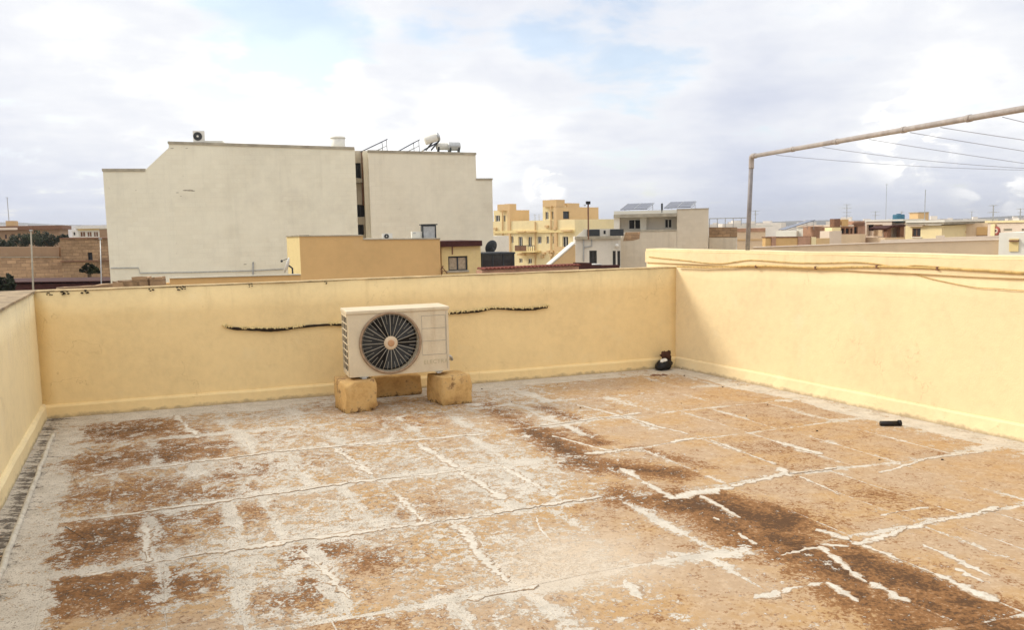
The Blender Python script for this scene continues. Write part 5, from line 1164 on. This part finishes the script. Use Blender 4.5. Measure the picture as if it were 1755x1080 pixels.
F.box('roof_slab', (-60, 388.5, 107, 392.5), -.5, 8, m_rust); F.box('tower', (9.5, 378.5, 25, 388.5), 1, 3.5, m_tanw); F.box('parapet', (-60, 391.3, 30, 393.8), -.62, -.51, m_pinkw)
antenna('very tall thin mast on the small tower of the brown villa', 15.5, 338, 379, 112, [(.99, .1)], 1, None, .05)
F = Fac('white_villa', 'white villa with a glazed upper gallery left of the big block', 'building', (123, 128), (205, 131))
F.front('wall', (130, 393, 205, 425), [(137, 397, 147, 406), (149, 397, 158, 406), (160, 397, 169, 406)], 0, .3, m_whitew, 8, fr=m_white, inset=.15, gl=m_rust); F.box('roof_slab', (129, 387.5, 205, 391), -.6, 8, m_white); F.box('fascia', (133, 391, 205, 393.5), -.2, 6, m_pale); F.box('side_wing', (123.5, 395, 135, 407), -.4, -.005, m_white, None, True); F.box('side_window', (126, 398, 129, 403), -.45, -.41, m_dark)
F = Fac('brick_shed', 'small brown block beside the white villa', 'building', (170, 100), (205, 101)); F.poly('wall', [(170, 393), (205, 392)], 0, 3, m_brownw); F.poly('coping', [(169.5, 393.3), (205, 392.3), (205, 391.2), (169.5, 392.2)], -.05, 3, m_edge, None, False)
F = Fac('maroon_shed', 'long dark maroon shed roof below the old stone wall', 'shed', (-60, 46), (205, 48))
F.poly('wall', [(-60, 488), (205, 484.5)], 0, 4, m_maroon); F.poly('roof_edge', [(-60, 486), (205, 482.5), (205, 481), (-60, 484.5)], -.2, 4.2, m_maroon, None, False)
F = Fac('rubble_wall', 'low broken pale stone coping just behind the left end of the back wall', 'wall', (96, 26), (205, 27)); F.poly('wall', [(98, 494), (112, 492.5), (130, 492), (150, 490.5), (165, 490), (178, 487), (205, 486)], 0, .4, m_rubble)
def pole(label, px, y0, y1, Y, r, group, mat):
    b = atY(px[0], y0, Y); a = atY(px[1], y1, Y); root = empty('utility_pole', label, 'pole', (a.x, a.y, GZ), 0, group)
    bm = bmesh.new(); tube(bm, [(0, 0, 0), (a.x - a.x, 0, a.z - GZ), (b.x - a.x, 0, b.z - GZ)], [r * 1.2, r * 1.1, r * .8], 8); link('shaft', bm, mat, root, True)
    bm = bmesh.new(); box(bm, b.x - a.x - .06, b.x - a.x + .06, -.06, .06, b.z - GZ + .001, b.z - GZ + .07); link('cap', bm, m_metal, root)
pole('tall pale pole standing before the old stone wall at the left', (53, 57), 396, 497, 42, .042, None, m_edge)
pole('slim grey pole close to the left edge of the big block', (172, 174), 410, 497, 44, .028, None, m_metal)

# foliage
def leafmat(name, c):
    m = new_mat(name); P = POS(); oi = N('ShaderNodeTexNoise', inp={'Vector': P, 'Scale': 1.3, 'Detail': 4}).outputs[0]; n2 = NZ(P, 9, 2, .6)
    finish(RAMP(M('ADD', M('MULTIPLY', oi, .6), M('MULTIPLY', n2, .4)), (.3, mul(c, .5)), (.55, c), (.75, mul(c, 1.9))), .75); return m
m_leaf = leafmat('dark_leaves', (.028, .036, .016)); m_leaf2 = leafmat('olive_leaves', (.045, .055, .022))
def tree(name, label, px, py0, py1, Y, w, mat, shape='round', group=None, n=900, cat='tree'):
    t = atY(px, py0, Y); b = atY(px, py1, Y); root = empty(name, label, cat, (b.x, b.y, GZ), random.random() * 6, group)
    H_ = t.z - GZ; cb_ = b.z - GZ; ch = H_ - cb_
    bm = bmesh.new(); tube(bm, smooth_path([(0, 0, 0), (.05, .03, cb_ * .5), (0, .0, cb_ + ch * .25), (.05, 0, cb_ + ch * .7)], 3), [.16 * (1 - i / 16) + .03 for i in range(10)], 7); 
    for k in range(5):
        a = k * 1.3; tube(bm, [(0, 0, cb_ - ch * .05), (w * .18 * math.cos(a), w * .18 * math.sin(a), cb_ + ch * .25), (w * .34 * math.cos(a), w * .34 * math.sin(a), cb_ + ch * .5)], [.06, .04, .02], 5)
    link('trunk', bm, m_trunk, root, True)
    bm = bmesh.new(); cl = []
    for k in range(34):
        while True:
            q = Vector((random.uniform(-1, 1), random.uniform(-1, 1), random.uniform(-1, 1)))
            if q.length < 1: break
        if shape == 'umbrella': q.z = abs(q.z) * (1 - .55 * (q.x ** 2 + q.y ** 2)) * 2 - 1; q.z = max(-1, min(1, q.z))
        cl.append((Vector((q.x * w * .5, q.y * w * .5, cb_ + ch * (.5 + .47 * q.z))), random.uniform(.10, .2) * min(w, ch * 1.4)))
    for c, r in cl:
        for k in range(n // 34):
            d = Vector((random.gauss(0, 1), random.gauss(0, 1), random.gauss(0, 1))).normalized() * r * random.random() ** .4; s = random.uniform(.03, .075) * (1 + Y / 120)
            p = c + d
            if shape == 'umbrella' and p.z < cb_: p.z = cb_ + random.random() * .1
            u = Vector((random.gauss(0, 1), random.gauss(0, 1), random.gauss(0, 1))).normalized(); v = u.cross(Vector((.3, .5, .8))).normalized()
            bm.faces.new([bm.verts.new(x) for x in (p - u * s, p + v * s * .6, p + u * s, p - v * s * .6)])
    link('crown', bm, mat, root)
tree('umbrella_tree', 'small dark umbrella shaped tree before the rubble stone house', 153, 453, 468, 55, 1.4, m_leaf, 'umbrella', None, 2600)
tree('dark_shrub', 'dark shrub at the left edge behind the back wall', 6, 471, 512, 40, 1.1, m_leaf, 'round', None, 2000, 'shrub')
tree('dark_shrub', 'thin upright dark shrub right of the left edge shrub', 18, 468, 505, 41, .45, m_leaf, 'round', None, 1200, 'shrub')
g = 'trees before the brown villa'
for k, (px, a, b, w, lab) in enumerate(((-12, 404, 424, 2.6, 'dark tree leftmost before the brown villa'), (14, 411, 424, 2.2, 'low dark tree below the villa tower'), (38, 402, 425, 2.4, 'dark tree just left of the tall pale pole'), (68, 396, 424, 2.6, 'olive tree just right of the tall pale pole'), (86, 398, 425, 2.6, 'broad dark tree under the right end of the villa roof'), (106, 402, 414, 1.6, 'small dark tree over the rubble stone house corner'))):
    tree('dark_tree', lab, px, a, b, 92, w, m_leaf if k != 3 else m_leaf2, 'round', g, 1500)

# --- far hills and the town on them
m_hill = plain('far_hill', (0.16, 0.15, 0.13), 0.35, .004, .95)
def hill(name, pts, Y, depth, seed):
    bm = bmesh.new(); rows = []
    P = [atY(x, y, Y) for x, y in pts]; fine = []
    for a, b in zip(P, P[1:]):
        for k in range(8): fine.append(a.lerp(b, k / 8))
    fine.append(P[-1])
    for f, hf in ((-.5, 0), (-.25, .55), (0, 1), (.5, .8), (1, 0)):
        rows.append([bm.verts.new((p.x * (1 + f * depth / Y), Y + f * depth, GZ - 2 + (p.z - GZ + 2) * hf + (noise.noise(p * .004 + Vector((seed, f, 0))) * 8 if 0 < hf else 0))) for p in fine])
    for a, b in zip(rows, rows[1:]):
        for i in range(len(a) - 1): bm.faces.new((a[i], a[i + 1], b[i + 1], b[i]))
    return tag(link(name, bm, m_hill, None, True), 'low far ridge on the horizon', None, None, 'structure')
hill('hills', [(-500, 398), (-100, 383), (20, 382), (90, 384), (180, 386), (420, 392), (900, 384)], 2600, 700, 1)
hill('hills', [(1150, 388), (1300, 383), (1420, 378), (1560, 376), (1640, 374), (1755, 371), (1950, 366), (2500, 372)], 2400, 800, 5)
m_town = plain('town_walls', (0.72, 0.66, 0.58), .2, .03, .9)
bm = bmesh.new()
for k in range(420):
    px = random.uniform(1300, 2100) if k < 300 else random.uniform(-150, 180); Yh = random.uniform(2050, 2390)
    base = (383 - (px - 1300) * .0265 if px > 600 else 385)
    p = atY(px, base + 1 + (2400 - Yh) * .02, Yh); w, h = random.uniform(4, 14), random.uniform(4, 8)
    box(bm, p.x - w, p.x + w, Yh, Yh + 10, GZ - 2, p.z + h * .35)
for k in range(60):
    Yb = random.uniform(260, 900); px = random.choice((random.uniform(860, 1300), random.uniform(1250, 1900), random.uniform(-200, 150)))
    p = atY(px, 388 - (px - 877) * .02 + random.uniform(1, 5), Yb); w, h, d = random.uniform(5, 9), max(5.5, min(p.z, 2.0) - GZ), random.uniform(6, 12); mt = Matrix.Translation((p.x, Yb, GZ)) @ Matrix.Rotation(random.uniform(-.6, .3), 4, 'Z')
    box(bm, -w, w, 0, d, 0, h, mt); box(bm, -w * .3, w * .2, d * .2, d * .6, h + .002, h + random.uniform(1, 2.2), mt)
tag(link('far_town', bm, m_town), 'pale far town along the ridge', None, None, 'stuff')
# the air of the far distance
m = bpy.data.materials.new('haze_air'); m.use_nodes = True; nt = m.node_tree; nt.nodes.clear()
v = N('ShaderNodeVolumePrincipled', inp={'Color': (.80, .84, .95, 1), 'Density': 0.00017, 'Anisotropy': 0.3})
o = N('ShaderNodeOutputMaterial'); nt.links.new(v.outputs[0], o.inputs['Volume'])
tag(link('haze', bx(-6100, 6100, -1600, 6600, GZ - 1.0, 95), m), None, None, None, 'stuff')
print('slabs', nslab)
